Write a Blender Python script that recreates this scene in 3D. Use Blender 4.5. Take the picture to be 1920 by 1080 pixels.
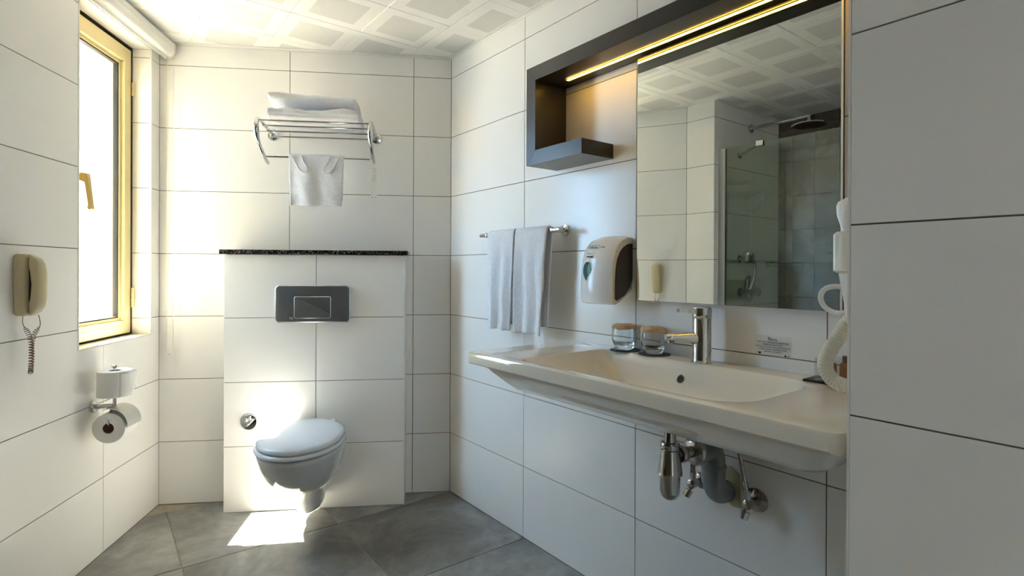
import bpy, bmesh, math, random
from mathutils import Vector, Matrix, noise
random.seed(7)
for o in list(bpy.data.objects): bpy.data.objects.remove(o, do_unlink=True)
scn = bpy.context.scene
COL = scn.collection

# ---------------------------------------------------------------- camera
PI = math.pi
CAMZ = 1.1322
pitch, roll, yaw = -0.0019, 0.0040, 0.6526
fwd = Vector((math.sin(yaw)*math.cos(pitch), math.cos(yaw)*math.cos(pitch), math.sin(pitch)))
rt0 = Vector((math.cos(yaw), -math.sin(yaw), 0)); up0 = rt0.cross(fwd)
rt = rt0*math.cos(roll) + up0*math.sin(roll); upv = rt.cross(fwd)
cd = bpy.data.cameras.new('camera'); cam = bpy.data.objects.new('camera', cd); COL.objects.link(cam)
M = Matrix.Identity(4)
for i in range(3):
    M[i][0] = rt[i]; M[i][1] = upv[i]; M[i][2] = -fwd[i]
M[2][3] = CAMZ
cam.matrix_world = M
cd.sensor_width = 36.0; cd.lens = 1017.89/1920*36
cd.shift_x = -0.00027; cd.shift_y = -0.01614
cd.clip_start = 0.02
scn.camera = cam

# ---------------------------------------------------------------- world, sun, exposure
w = bpy.data.worlds.new('world'); scn.world = w; w.use_nodes = True
bg = w.node_tree.nodes['Background']
bg.inputs[0].default_value = (0.42, 0.68, 1.0, 1); bg.inputs[1].default_value = 18.5
sd = bpy.data.lights.new('sun', 'SUN'); sun = bpy.data.objects.new('sun', sd); COL.objects.link(sun)
sd.energy = 92.0; sd.color = (1.0, 0.92, 0.78); sd.angle = math.radians(0.53)
SUND = Vector((0.8816, -0.4728, -1.76)).normalized()
sun.rotation_euler = SUND.to_track_quat('-Z', 'Y').to_euler(); sun.location = (-4, 5, 6)
scn.view_settings.view_transform = 'Standard'; scn.view_settings.look = 'None'
scn.view_settings.gamma = 1; scn.view_settings.use_curve_mapping = False
scn.view_settings.exposure = 0.42
try:
    scn.cycles.max_bounces = 20; scn.cycles.diffuse_bounces = 16; scn.cycles.glossy_bounces = 8
    scn.cycles.transmission_bounces = 12; scn.cycles.transparent_max_bounces = 16
    scn.cycles.sample_clamp_indirect = 12
except Exception: pass

# ---------------------------------------------------------------- helpers
def link(o): COL.objects.link(o); return o
def obj(name, bm, mat, parent=None, smooth=None, loc=None):
    me = bpy.data.meshes.new(name)
    bmesh.ops.recalc_face_normals(bm, faces=bm.faces[:])
    bm.to_mesh(me); bm.free()
    o = bpy.data.objects.new(name, me); link(o)
    if mat: me.materials.append(mat)
    if smooth:
        for p in me.polygons: p.use_smooth = True
        if smooth < 170: me.set_sharp_from_angle(angle=math.radians(smooth))
    if parent: o.parent = parent
    if loc: o.location = loc
    return o
def empty(name, loc=(0, 0, 0), rz=0.0):
    o = bpy.data.objects.new(name, None); link(o); o.empty_display_size = 0.05
    o.location = loc; o.rotation_euler = (0, 0, rz); return o
def tag(o, label=None, cat=None, group=None, kind=None):
    if label: o['label'] = label
    if cat: o['category'] = cat
    if group: o['group'] = group
    if kind: o['kind'] = kind
    return o
def box(bm, x0, x1, y0, y1, z0, z1, bev=0.0, seg=1):
    x0, x1 = sorted((x0, x1)); y0, y1 = sorted((y0, y1)); z0, z1 = sorted((z0, z1))
    vs = [bm.verts.new(p) for p in ((x0,y0,z0),(x1,y0,z0),(x1,y1,z0),(x0,y1,z0),(x0,y0,z1),(x1,y0,z1),(x1,y1,z1),(x0,y1,z1))]
    fs = [bm.faces.new([vs[i] for i in f]) for f in ((0,3,2,1),(4,5,6,7),(0,1,5,4),(1,2,6,5),(2,3,7,6),(3,0,4,7))]
    if bev > 0:
        es = list({e for f in fs for e in f.edges})
        bmesh.ops.bevel(bm, geom=es, offset=bev, segments=seg, profile=0.5, affect='EDGES')
def prism(bm, pts, y0, y1, axis='y'):
    # polygon pts given as (a,b); extruded along axis
    def P(a, b, c):
        return (a, c, b) if axis == 'y' else ((c, a, b) if axis == 'x' else (a, b, c))
    A_ = [bm.verts.new(P(a, b, y0)) for a, b in pts]; B_ = [bm.verts.new(P(a, b, y1)) for a, b in pts]
    n = len(pts); bm.faces.new(A_); bm.faces.new(B_[::-1])
    for i in range(n): bm.faces.new((A_[i], A_[(i+1) % n], B_[(i+1) % n], B_[i]))
def loft(bm, rings, cap0=True, cap1=True, closed=True):
    R = [[bm.verts.new(p) for p in r] for r in rings]
    n = len(rings[0])
    for a, b in zip(R[:-1], R[1:]):
        for i in range(n if closed else n-1):
            bm.faces.new((a[i], a[(i+1) % n], b[(i+1) % n], b[i]))
    if cap0: bm.faces.new(R[0][::-1])
    if cap1: bm.faces.new(R[-1])
def tube(bm, pts, r, seg=10, caps=True, closed=False):
    pts = [Vector(p) for p in pts]; n = len(pts)
    rr = r if callable(r) else (lambda t: r)
    t0 = (pts[1]-pts[0]).normalized()
    ref = Vector((0, 0, 1)) if abs(t0.z) < 0.9 else Vector((1, 0, 0))
    nrm = t0.cross(ref).normalized(); rings = []
    for i, p in enumerate(pts):
        if closed: t = (pts[(i+1) % n]-pts[i-1])
        else: t = pts[min(i+1, n-1)]-pts[max(i-1, 0)]
        if t.length < 1e-9: t = t0
        t.normalize(); nrm = (nrm - t*nrm.dot(t)).normalized(); b = t.cross(nrm)
        R = rr(i/(n-1))
        rings.append([p + nrm*(R*math.cos(2*PI*k/seg)) + b*(R*math.sin(2*PI*k/seg)) for k in range(seg)])
    if closed: rings.append(rings[0])
    loft(bm, rings, caps and not closed, caps and not closed)
def spline(pts, n=8):
    P = [Vector(p) for p in pts]; P = [P[0]*2-P[1]] + P + [P[-1]*2-P[-2]]; out = []
    for i in range(1, len(P)-2):
        a, b, c, d = P[i-1:i+3]
        for k in range(n):
            t = k/n
            out.append(0.5*((2*b)+(c-a)*t+(2*a-5*b+4*c-d)*t*t+(3*b-a-3*c+d)*t**3))
    out.append(P[-2]); return out
def lathe(bm, prof, o=(0, 0, 0), ax='z', seg=32, cap=True):
    # prof: (radius, height) list
    o = Vector(o)
    def P(r, h, a):
        c, s = r*math.cos(a), r*math.sin(a)
        return o + Vector({'z': (c, s, h), 'y': (c, h, s), 'x': (h, c, s)}[ax])
    rings = [[P(max(r, 1e-5), h, 2*PI*k/seg) for k in range(seg)] for r, h in prof]
    loft(bm, rings, cap, cap)
def rrect(x0, x1, y0, y1, r, n=8, z=0.0):
    # rounded rectangle outline, r scalar or 4 radii (x1y1, x0y1, x0y0, x1y0)
    if not isinstance(r, (tuple, list)): r = (r,)*4
    out = []
    for (cx, cy, a0, q) in ((x1-r[0], y1-r[0], 0, r[0]), (x0+r[1], y1-r[1], 90, r[1]), (x0+r[2], y0+r[2], 180, r[2]), (x1-r[3], y0+r[3], 270, r[3])):
        for k in range(n+1):
            a = math.radians(a0+90*k/n); out.append((cx+q*math.cos(a), cy+q*math.sin(a), z))
    return out
def text_mesh(s, size, mat, name, parent, loc, rot, ext=0.0003, align='CENTER', sx=1.0):
    c = bpy.data.curves.new(name, 'FONT'); c.body = s; c.size = size; c.extrude = ext; c.align_x = align; c.resolution_u = 3
    t = bpy.data.objects.new(name+'_src', c); link(t)
    dg = bpy.context.evaluated_depsgraph_get(); dg.update()
    me = bpy.data.meshes.new_from_object(t.evaluated_get(dg)); me.name = name
    bpy.data.objects.remove(t, do_unlink=True); bpy.data.curves.remove(c)
    me.materials.clear(); me.materials.append(mat)
    o = bpy.data.objects.new(name, me); link(o); o.parent = parent; o.location = loc; o.rotation_euler = rot; o.scale = (sx, 1, 1)
    return o
def copy_tree(o, parent=None):
    c = o.copy(); link(c); c.parent = parent
    for ch in list(o.children): copy_tree(ch, c)
    return c

# ---------------------------------------------------------------- materials
def mat(name, col, rough=0.4, metal=0.0, var=0.03, scale=8.0, bump=0.0, bscale=200.0, coat=0.0, spec=0.5, rvar=0.05, trans=0.0, ior=1.45, sub=0.0):
    m = bpy.data.materials.new(name); m.use_nodes = True; nt = m.node_tree; N = nt.nodes; L_ = nt.links
    b = N['Principled BSDF']
    tc = N.new('ShaderNodeTexCoord'); nz = N.new('ShaderNodeTexNoise'); nz.inputs['Scale'].default_value = scale; nz.inputs['Detail'].default_value = 4
    L_.new(tc.outputs['Object'], nz.inputs['Vector'])
    cr = N.new('ShaderNodeMapRange'); cr.inputs['From Min'].default_value = 0.3; cr.inputs['From Max'].default_value = 0.7
    cr.inputs['To Min'].default_value = 1-var; cr.inputs['To Max'].default_value = 1+var
    L_.new(nz.outputs['Fac'], cr.inputs['Value'])
    mx = N.new('ShaderNodeVectorMath'); mx.operation = 'SCALE'; mx.inputs[0].default_value = col[:3]
    L_.new(cr.outputs[0], mx.inputs['Scale']); L_.new(mx.outputs[0], b.inputs['Base Color'])
    rr = N.new('ShaderNodeMapRange'); rr.inputs['To Min'].default_value = max(0, rough-rvar); rr.inputs['To Max'].default_value = rough+rvar
    L_.new(nz.outputs['Fac'], rr.inputs['Value']); L_.new(rr.outputs[0], b.inputs['Roughness'])
    b.inputs['Metallic'].default_value = metal; b.inputs['Coat Weight'].default_value = coat
    b.inputs['Specular IOR Level'].default_value = spec; b.inputs['IOR'].default_value = ior
    b.inputs['Transmission Weight'].default_value = trans
    if sub: b.inputs['Subsurface Weight'].default_value = sub; b.inputs['Subsurface Radius'].default_value = (0.01, 0.008, 0.006)
    if bump > 0:
        n2 = N.new('ShaderNodeTexNoise'); n2.inputs['Scale'].default_value = bscale; n2.inputs['Detail'].default_value = 3
        L_.new(tc.outputs['Object'], n2.inputs['Vector'])
        bp = N.new('ShaderNodeBump'); bp.inputs['Strength'].default_value = bump; bp.inputs['Distance'].default_value = 0.002
        L_.new(n2.outputs['Fac'], bp.inputs['Height']); L_.new(bp.outputs[0], b.inputs['Normal'])
    return m
def emis(name, col, s):
    m = bpy.data.materials.new(name); m.use_nodes = True; nt = m.node_tree
    b = nt.nodes['Principled BSDF']; b.inputs['Base Color'].default_value = (*col, 1)
    b.inputs['Emission Color'].default_value = (*col, 1); b.inputs['Emission Strength'].default_value = s
    return m
def pane(name, tint, gloss=0.0):
    # thin window pane: clear transmission plus a fresnel reflection
    m = bpy.data.materials.new(name); m.use_nodes = True; nt = m.node_tree; N = nt.nodes
    N.remove(N['Principled BSDF']); out = N['Material Output']
    t = N.new('ShaderNodeBsdfTransparent'); t.inputs[0].default_value = (*tint, 1)
    g = N.new('ShaderNodeBsdfGlossy'); g.inputs['Roughness'].default_value = 0.01
    f = N.new('ShaderNodeLayerWeight'); f.inputs[0].default_value = 0.5
    p5 = N.new('ShaderNodeMath'); p5.operation = 'POWER'; p5.inputs[1].default_value = 5; nt.links.new(f.outputs['Facing'], p5.inputs[0])
    a = N.new('ShaderNodeMath'); a.operation = 'MULTIPLY_ADD'; a.inputs[1].default_value = 0.9; a.inputs[2].default_value = 0.04+gloss; nt.links.new(p5.outputs[0], a.inputs[0])
    x = N.new('ShaderNodeMixShader'); nt.links.new(a.outputs[0], x.inputs[0]); nt.links.new(t.outputs[0], x.inputs[1]); nt.links.new(g.outputs[0], x.inputs[2])
    nt.links.new(x.outputs[0], out.inputs['Surface'])
    return m

TILE = mat('wall_tile_glaze', (0.875, 0.858, 0.825), 0.22, var=0.012, scale=3, bump=0.03, bscale=9, spec=0.45)
GROUT = mat('grout', (0.13, 0.115, 0.095), 0.9, var=0.15, scale=30)
PLASTER = mat('plaster', (0.72, 0.70, 0.66), 0.9)
WHITEPAINT = mat('white_trim', (0.80, 0.79, 0.76), 0.45)
PVC = mat('white_plastic', (0.82, 0.81, 0.77), 0.3)
CREAMPVC = mat('cream_plastic', (0.74, 0.70, 0.58), 0.35)
CREAM = mat('cream_window_profile', (0.76, 0.63, 0.33), 0.4, var=0.02)
GOLDCREAM = mat('ochre_handle', (0.62, 0.43, 0.12), 0.4)
RUBBER = mat('black_gasket', (0.02, 0.018, 0.015), 0.7)
CHROME = mat('chrome', (0.64, 0.64, 0.64), 0.05, 1.0, var=0.01, rvar=0.02)
BRUSHED = mat('brushed_steel', (0.52, 0.53, 0.52), 0.36, 1.0)
DARKCHROME = mat('aged_chrome', (0.50, 0.48, 0.46), 0.14, 1.0, var=0.1)
CERAMIC = mat('sink_ceramic', (0.77, 0.73, 0.64), 0.05, var=0.005, rvar=0.01, coat=0.3)
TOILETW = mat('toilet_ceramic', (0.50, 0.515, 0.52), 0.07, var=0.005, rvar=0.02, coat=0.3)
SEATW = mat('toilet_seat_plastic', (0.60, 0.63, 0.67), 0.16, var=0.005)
BLACKLAM = mat('dark_laminate', (0.022, 0.018, 0.015), 0.33, var=0.12, scale=20, spec=0.6)
MIRROR = mat('mirror_silver', (0.86, 0.89, 0.86), 0.0, 1.0, var=0.0, rvar=0.0)
MIRROREDGE = mat('mirror_edge', (0.75, 0.80, 0.80), 0.1, 0.6)
DARKBACK = mat('dark_backing', (0.03, 0.03, 0.03), 0.7)
TOWEL = mat('white_terry', (0.80, 0.80, 0.83), 0.95, var=0.06, scale=120, bump=0.9, bscale=420, spec=0.1)
HEM = mat('woven_hem', (0.74, 0.74, 0.76), 0.8, var=0.08, scale=300, bump=0.4, bscale=600)
PAPER = mat('toilet_paper', (0.84, 0.82, 0.79), 0.95, var=0.02, bump=0.25, bscale=160, spec=0.1)
CARD = mat('cardboard_core', (0.26, 0.14, 0.07), 0.9)
BEIGE = mat('beige_phone_plastic', (0.52, 0.45, 0.27), 0.32, var=0.015)
CORD = mat('brown_cord', (0.20, 0.14, 0.11), 0.5)
GREYPLATE = mat('dark_satin_plate', (0.12, 0.125, 0.13), 0.42, 0.45, var=0.03)
PLATEEDGE = mat('bright_plate_edge', (0.55, 0.57, 0.58), 0.22, 0.9)
SOAPW = mat('soap_white_plastic', (0.80, 0.78, 0.75), 0.18, var=0.01)
SOAPG = mat('soap_grey_plastic', (0.075, 0.072, 0.085), 0.3)
SOAPC = mat('soap_cream_band', (0.70, 0.62, 0.48), 0.25)
TEAL = mat('teal_window', (0.015, 0.075, 0.09), 0.45, spec=0.2)
TEALL = mat('pale_teal_liquid', (0.20, 0.38, 0.32), 0.5, spec=0.2)
INK = mat('black_ink', (0.012, 0.012, 0.012), 0.6)
INKG = mat('grey_ink', (0.30, 0.30, 0.30), 0.7)
COASTER = mat('black_coaster', (0.012, 0.011, 0.012), 0.5)
KRAFT = mat('kraft_paper', (0.56, 0.38, 0.22), 0.8, var=0.12, scale=60, bump=0.3, bscale=80)
GLASS = mat('tumbler_glass', (0.97, 0.985, 0.985), 0.0, var=0.0, rvar=0.0, trans=1.0, ior=1.47)
GREYPIPE = mat('grey_pvc_pipe', (0.24, 0.25, 0.25), 0.4)
FOAM = mat('yellowed_foam', (0.55, 0.50, 0.33), 0.9, bump=0.5, bscale=90)
AMBER = mat('amber_bottle', (0.32, 0.10, 0.02), 0.12, var=0.05, spec=0.6)
AMBERG = mat('amber_brown_cap', (0.16, 0.06, 0.02), 0.3)
CLEAR = pane('clear_acrylic', (0.96, 0.97, 0.97), 0.02)
PANE = pane('window_pane', (0.97, 0.98, 0.97))
SHOWERPANE = pane('shower_pane', (0.72, 0.78, 0.71), 0.055)
STICKER = pane('clear_sticker', (0.985, 0.985, 0.98), -0.02)
LED = emis('warm_led', (1.0, 0.54, 0.065), 16.0)
MARBLE = mat('sill_marble', (0.80, 0.77, 0.70), 0.2, var=0.04, scale=14)
SHADEFIN = mat('shade_fin_plaster', (0.42, 0.38, 0.32), 0.95, var=0.08, scale=6)
OUTER = mat('white_outer_render', (0.86, 0.84, 0.79), 0.9)
BOUNCESLAB = mat('pale_bounce_slab', (0.68, 0.57, 0.42), 0.9, var=0.06, scale=4)

def granite():
    m = mat('black_granite', (0.02, 0.02, 0.02), 0.12); nt = m.node_tree; N = nt.nodes; b = N['Principled BSDF']
    tc = N.new('ShaderNodeTexCoord'); v = N.new('ShaderNodeTexNoise'); v.inputs['Scale'].default_value = 140; v.inputs['Detail'].default_value = 6
    nt.links.new(tc.outputs['Object'], v.inputs['Vector'])
    r = N.new('ShaderNodeValToRGB'); r.color_ramp.elements[0].position = 0.5; r.color_ramp.elements[0].color = (0.006, 0.006, 0.006, 1)
    r.color_ramp.elements[1].position = 0.72; r.color_ramp.elements[1].color = (0.22, 0.22, 0.20, 1)
    nt.links.new(v.outputs['Fac'], r.inputs[0]); nt.links.new(r.outputs[0], b.inputs['Base Color']); return m
GRANITE = granite()
def mottled(name, c0, c1, c2, s1, s2, rough, bump):
    m = bpy.data.materials.new(name); m.use_nodes = True; nt = m.node_tree; N = nt.nodes; b = N['Principled BSDF']
    tc = N.new('ShaderNodeTexCoord'); oi = N.new('ShaderNodeObjectInfo')
    ad = N.new('ShaderNodeVectorMath'); ad.operation = 'ADD'
    sc = N.new('ShaderNodeVectorMath'); sc.operation = 'SCALE'; sc.inputs[0].default_value = (13.1, 7.7, 3.3)
    nt.links.new(oi.outputs['Random'], sc.inputs['Scale']); nt.links.new(tc.outputs['Object'], ad.inputs[0]); nt.links.new(sc.outputs[0], ad.inputs[1])
    n1 = N.new('ShaderNodeTexNoise'); n1.inputs['Scale'].default_value = s1; n1.inputs['Detail'].default_value = 7; n1.inputs['Roughness'].default_value = 0.62; n1.inputs['Distortion'].default_value = 0.6
    n2 = N.new('ShaderNodeTexNoise'); n2.inputs['Scale'].default_value = s2; n2.inputs['Detail'].default_value = 8; n2.inputs['Roughness'].default_value = 0.7
    for n in (n1, n2): nt.links.new(ad.outputs[0], n.inputs['Vector'])
    r = N.new('ShaderNodeValToRGB'); e = r.color_ramp.elements
    e[0].position = 0.33; e[0].color = (*c0, 1); e[1].position = 0.68; e[1].color = (*c2, 1)
    x = e.new(0.5); x.color = (*c1, 1)
    nt.links.new(n1.outputs['Fac'], r.inputs[0])
    mr = N.new('ShaderNodeMapRange'); mr.inputs['From Min'].default_value = 0.3; mr.inputs['From Max'].default_value = 0.7; mr.inputs['To Min'].default_value = 0.82; mr.inputs['To Max'].default_value = 1.16
    nt.links.new(n2.outputs['Fac'], mr.inputs['Value'])
    mu = N.new('ShaderNodeVectorMath'); mu.operation = 'SCALE'; nt.links.new(r.outputs[0], mu.inputs[0]); nt.links.new(mr.outputs[0], mu.inputs['Scale'])
    nt.links.new(mu.outputs[0], b.inputs['Base Color'])
    b.inputs['Roughness'].default_value = rough
    bp = N.new('ShaderNodeBump'); bp.inputs['Strength'].default_value = bump; bp.inputs['Distance'].default_value = 0.002
    nt.links.new(n2.outputs['Fac'], bp.inputs['Height']); nt.links.new(bp.outputs[0], b.inputs['Normal'])
    return m
FLOORT = mottled('concrete_floor_tile', (0.12, 0.115, 0.105), (0.235, 0.23, 0.215), (0.40, 0.395, 0.375), 2.6, 22, 0.33, 0.12)
RUST = mottled('rusty_shower_tile', (0.045, 0.026, 0.014), (0.125, 0.095, 0.065), (0.26, 0.235, 0.19), 3.5, 26, 0.38, 0.15)
FGROUT = mat('floor_grout', (0.40, 0.35, 0.26), 0.9, var=0.15, scale=30)
def perf():
    # white lacquered ceiling metal with a grid of punched holes in the middle field
    m = mat('perforated_ceiling_metal', (0.85, 0.84, 0.81), 0.42, var=0.01); nt = m.node_tree; N = nt.nodes; b = N['Principled BSDF']
    src = b.inputs['Base Color'].links[0].from_socket
    tc = N.new('ShaderNodeTexCoord'); mp = N.new('ShaderNodeVectorMath'); mp.operation = 'SCALE'; mp.inputs['Scale'].default_value = 1/0.0034
    nt.links.new(tc.outputs['Object'], mp.inputs[0])
    fr = N.new('ShaderNodeVectorMath'); fr.operation = 'FRACTION'; nt.links.new(mp.outputs[0], fr.inputs[0])
    sb = N.new('ShaderNodeVectorMath'); sb.operation = 'SUBTRACT'; sb.inputs[1].default_value = (0.5, 0.5, 0); nt.links.new(fr.outputs[0], sb.inputs[0])
    ml = N.new('ShaderNodeVectorMath'); ml.operation = 'MULTIPLY'; ml.inputs[1].default_value = (1, 1, 0); nt.links.new(sb.outputs[0], ml.inputs[0])
    ln = N.new('ShaderNodeVectorMath'); ln.operation = 'LENGTH'; nt.links.new(ml.outputs[0], ln.inputs[0])
    lt = N.new('ShaderNodeMath'); lt.operation = 'LESS_THAN'; lt.inputs[1].default_value = 0.30; nt.links.new(ln.outputs['Value'], lt.inputs[0])
    mx = N.new('ShaderNodeMix'); mx.data_type = 'RGBA'; nt.links.new(lt.outputs[0], mx.inputs[0]); nt.links.new(src, mx.inputs[6]); mx.inputs[7].default_value = (0.30, 0.30, 0.28, 1)
    nt.links.new(mx.outputs[2], b.inputs['Base Color']); return m
PERF = perf()
CEILW = mat('ceiling_white_metal', (0.87, 0.86, 0.83), 0.38, var=0.008)

# ---------------------------------------------------------------- plan of the room
ax_, ay_ = 1.438, 2.4007           # corner sink wall / back wall
Lx, Ly = 0.2357, 3.1004            # corner back wall / left wall
ZC = 2.218
bd = Vector((Lx-ax_, Ly-ay_, 0)); BL = bd.length; bd.normalize()
la = -0.5036
ld = Vector((math.sin(la), -math.cos(la), 0)); ln_ = Vector((ld.y*-1, ld.x, 0))
bn = Vector((-bd.y, bd.x, 0))
RZ_S, RZ_B, RZ_L = PI/2, math.atan2(bd.y, bd.x), math.atan2(ld.y, ld.x)
O_S, O_B, O_L = Vector((ax_, ay_, 0)), Vector((ax_, ay_, 0)), Vector((Lx, Ly, 0))
# local frames: x runs along the wall, y into the room, z up
XST, YB, XBR = -0.284, 1.955, -1.104     # stub wall, shower end wall, shower back wall
XP, YP = 0.950, 0.363                    # pier
YF = -1.25                               # wall behind the camera
ROWS = [2.4146-0.302*k for k in range(9)]
G = 0.00135   # half joint

tile_cache = {}
def tile_poly(name, pts, parent, m, depth=0.0026, base=0.0, axis='y', loc=None):
    # one tile: polygon (wall coordinates) with a small chamfer, its back at depth below the face
    x0 = min(p[0] for p in pts); z0 = min(p[1] for p in pts)
    key = (name, m.name, axis, depth, tuple((round(p[0]-x0, 4), round(p[1]-z0, 4)) for p in pts))
    if key in tile_cache:
        o = bpy.data.objects.new(name, tile_cache[key]); link(o)
    else:
        bm = bmesh.new(); c = 0.0006; P = [(p[0]-x0, p[1]-z0) for p in pts]; n = len(P)
        ar = sum(P[i][0]*P[(i+1) % n][1]-P[(i+1) % n][0]*P[i][1] for i in range(n))
        if ar < 0: P = P[::-1]
        def inset(d):
            out = []
            for i in range(n):
                a, b_, cc = Vector(P[i-1]), Vector(P[i]), Vector(P[(i+1) % n])
                e1 = (b_-a).normalized(); e2 = (cc-b_).normalized()
                n1 = Vector((-e1.y, e1.x)); n2 = Vector((-e2.y, e2.x))
                out.append(b_ + (n1+n2)*d/(1+n1.dot(n2)))
            return out
        def T(q, d): return (q[0], d, q[1]) if axis == 'y' else (q[0], q[1], d)
        Q = inset(c)
        loft(bm, [[T(q, -depth) for q in P], [T(q, -c) for q in P], [T(q, 0) for q in Q]], True, True)
        o = obj(name, bm, m); tile_cache[key] = o.data
    o.parent = parent
    o.location = loc if loc else ((x0, base, z0) if axis == 'y' else (x0, z0, base))
    return o
def rect(x0, x1, z0, z1): return [(x0, z0), (x1, z0), (x1, z1), (x0, z1)]
def minus(r, h):
    # r, h = (x0,x1,z0,z1); r minus h as polygons (corner, side or full overlaps)
    x0, x1, z0, z1 = r; a0, a1, b0, b1 = max(x0, h[0]), min(x1, h[1]), max(z0, h[2]), min(z1, h[3])
    if a0 >= a1-1e-6 or b0 >= b1-1e-6: return [rect(*r)]
    L_, R_, B_, T_ = a0-x0 > 1e-6, x1-a1 > 1e-6, b0-z0 > 1e-6, z1-b1 > 1e-6
    s = (L_, R_, B_, T_)
    if not any(s): return []
    if sum(s) == 1:
        return [rect(x0, a0, z0, z1) if L_ else rect(a1, x1, z0, z1) if R_ else rect(x0, x1, z0, b0) if B_ else rect(x0, x1, b1, z1)]
    if s == (True, False, True, False): return [[(x0, z0), (x1, z0), (x1, b0), (a0, b0), (a0, z1), (x0, z1)]]
    if s == (False, True, True, False): return [[(x0, z0), (x1, z0), (x1, z1), (a1, z1), (a1, b0), (x0, b0)]]
    if s == (True, False, False, True): return [[(x0, z0), (a0, z0), (a0, b1), (x1, b1), (x1, z1), (x0, z1)]]
    if s == (False, True, False, True): return [[(x0, b1), (a1, b1), (a1, z0), (x1, z0), (x1, z1), (x0, z1)]]
    out = []
    if L_: out.append(rect(x0, a0, z0, z1))
    if R_: out.append(rect(a1, x1, z0, z1))
    if B_: out.append(rect(a0, a1, z0, b0))
    if T_: out.append(rect(a0, a1, b1, z1))
    return out
def tiles(parent, cols, rows, m=TILE, hole=None, zmin=0.0, zmax=ZC, name='wall_tile', smin=None, smax=None):
    rows = sorted(rows); cols = sorted(cols)
    for r0, r1 in zip(rows[:-1], rows[1:]):
        a, b_ = max(r0+G, zmin), min(r1-G, zmax)
        if b_-a < 0.006: continue
        for c0, c1 in zip(cols[:-1], cols[1:]):
            x0, x1 = c0+G, c1-G
            if smin is not None: x0 = max(x0, smin)
            if smax is not None: x1 = min(x1, smax)
            if x1-x0 < 0.006: continue
            for poly in (minus((x0, x1, a, b_), hole) if hole else [rect(x0, x1, a, b_)]):
                tile_poly(name, poly, parent, m)
def wall(name, origin, rz, x0, x1, z0=-0.06, z1=ZC+0.08, th=0.10, hole=None, m=GROUT):
    r = empty(name, origin, rz); bm = bmesh.new(); f = -0.0024
    if hole:
        h = hole
        box(bm, x0, h[0], -th, f, z0, z1); box(bm, h[1], x1, -th, f, z0, z1)
        box(bm, h[0], h[1], -th, f, z0, h[2]); box(bm, h[0], h[1], -th, f, h[3], z1)
    else: box(bm, x0, x1, -th, f, z0, z1)
    obj('wall_core', bm, m, r); tag(r, kind='structure'); return r

ZR = sorted(set([0.0] + [z for z in ROWS if 0.05 < z] + [2.7]))
# sink wall: tile joints every 0.602 m from the corner
wr = wall('wall_right', O_S, RZ_S, -(ay_-YP)-0.10, 0.10)
tiles(wr, [0.0-0.602*k for k in range(5)], ZR, smin=-(ay_-YP)+0.001, smax=-0.0005)
# back wall
wb = wall('wall_back', O_B, RZ_B, -0.08, BL+0.10)
tiles(wb, [0.0, 0.1897, 0.7917, 1.3937], ZR, smax=BL-0.0005, smin=0.0005)
# left wall with the window opening
HOLE = (0.078, 0.603, 0.826, 2.158)
LEND = 1.077
wl = wall('wall_left', O_L, RZ_L, -0.25, LEND+0.05, th=0.32, hole=HOLE, m=GROUT)
tiles(wl, [-0.156, 0.446, LEND+0.05], ZR, hole=HOLE, smin=0.0005, smax=LEND-0.001)
# stub between left wall and shower, shower end wall, shower back wall
ws = wall('wall_stub', (XST, 2.157, 0), -PI/2, -0.10, 2.157-YB-0.0024, th=0.10)
tiles(ws, [0.0, 2.157-YB], ZR)
we = wall('wall_shower', (XST, YB, 0), PI, 0.10, XST-XBR+0.10, th=0.10)
bm = bmesh.new(); box(bm, 0.0024, 0.10, -0.20, -0.0024, -0.06, ZC+0.08); obj('wall_core', bm, GROUT, we)
tiles(we, [0.0, 0.437, 1.039], ZR, smax=XST-XBR-0.001)
wn = wall('wall_niche', (XBR, YB, 0), -PI/2, -0.10, YB-YF+0.10)
tiles(wn, [-0.05]+[0.10+0.1505*k for k in range(21)], [0.0]+[0.0+0.237*k+0.005 for k in range(1, 11)], m=RUST, smin=0.001, smax=YB-YF-0.001, name='shower_tile')
# pier beside the camera: face and return
wp = wall('wall_pier', (XP, YF, 0), PI/2, -0.10, YP-YF-0.0024, th=0.60)
tiles(wp, [YP-YF-1.204, YP-YF-0.602, YP-YF], ZR, smax=YP-YF-0.004)
for c in (0,):
    wq = wall('wall_return', (XP, YP, 0), 0.0, 0.0024, ax_-XP+0.09, th=0.08)
    tiles(wq, [0.0, ax_-XP], ZR, smin=0.004, smax=ax_-XP-0.001)
bm = bmesh.new(); box(bm, YP-YF-0.0036, YP-YF-0.0002, -0.0036, 0.0004, 0.0, ZC); obj('edge_trim', bm, WHITEPAINT, wp)
# wall behind the camera; door opening added to let in the fill lamp
wf = wall('wall_front', (XBR, YF, 0), 0.0, -0.10, XP-XBR+0.70, hole=(0.95, 1.80, -0.06, 2.02), m=PLASTER)

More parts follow.
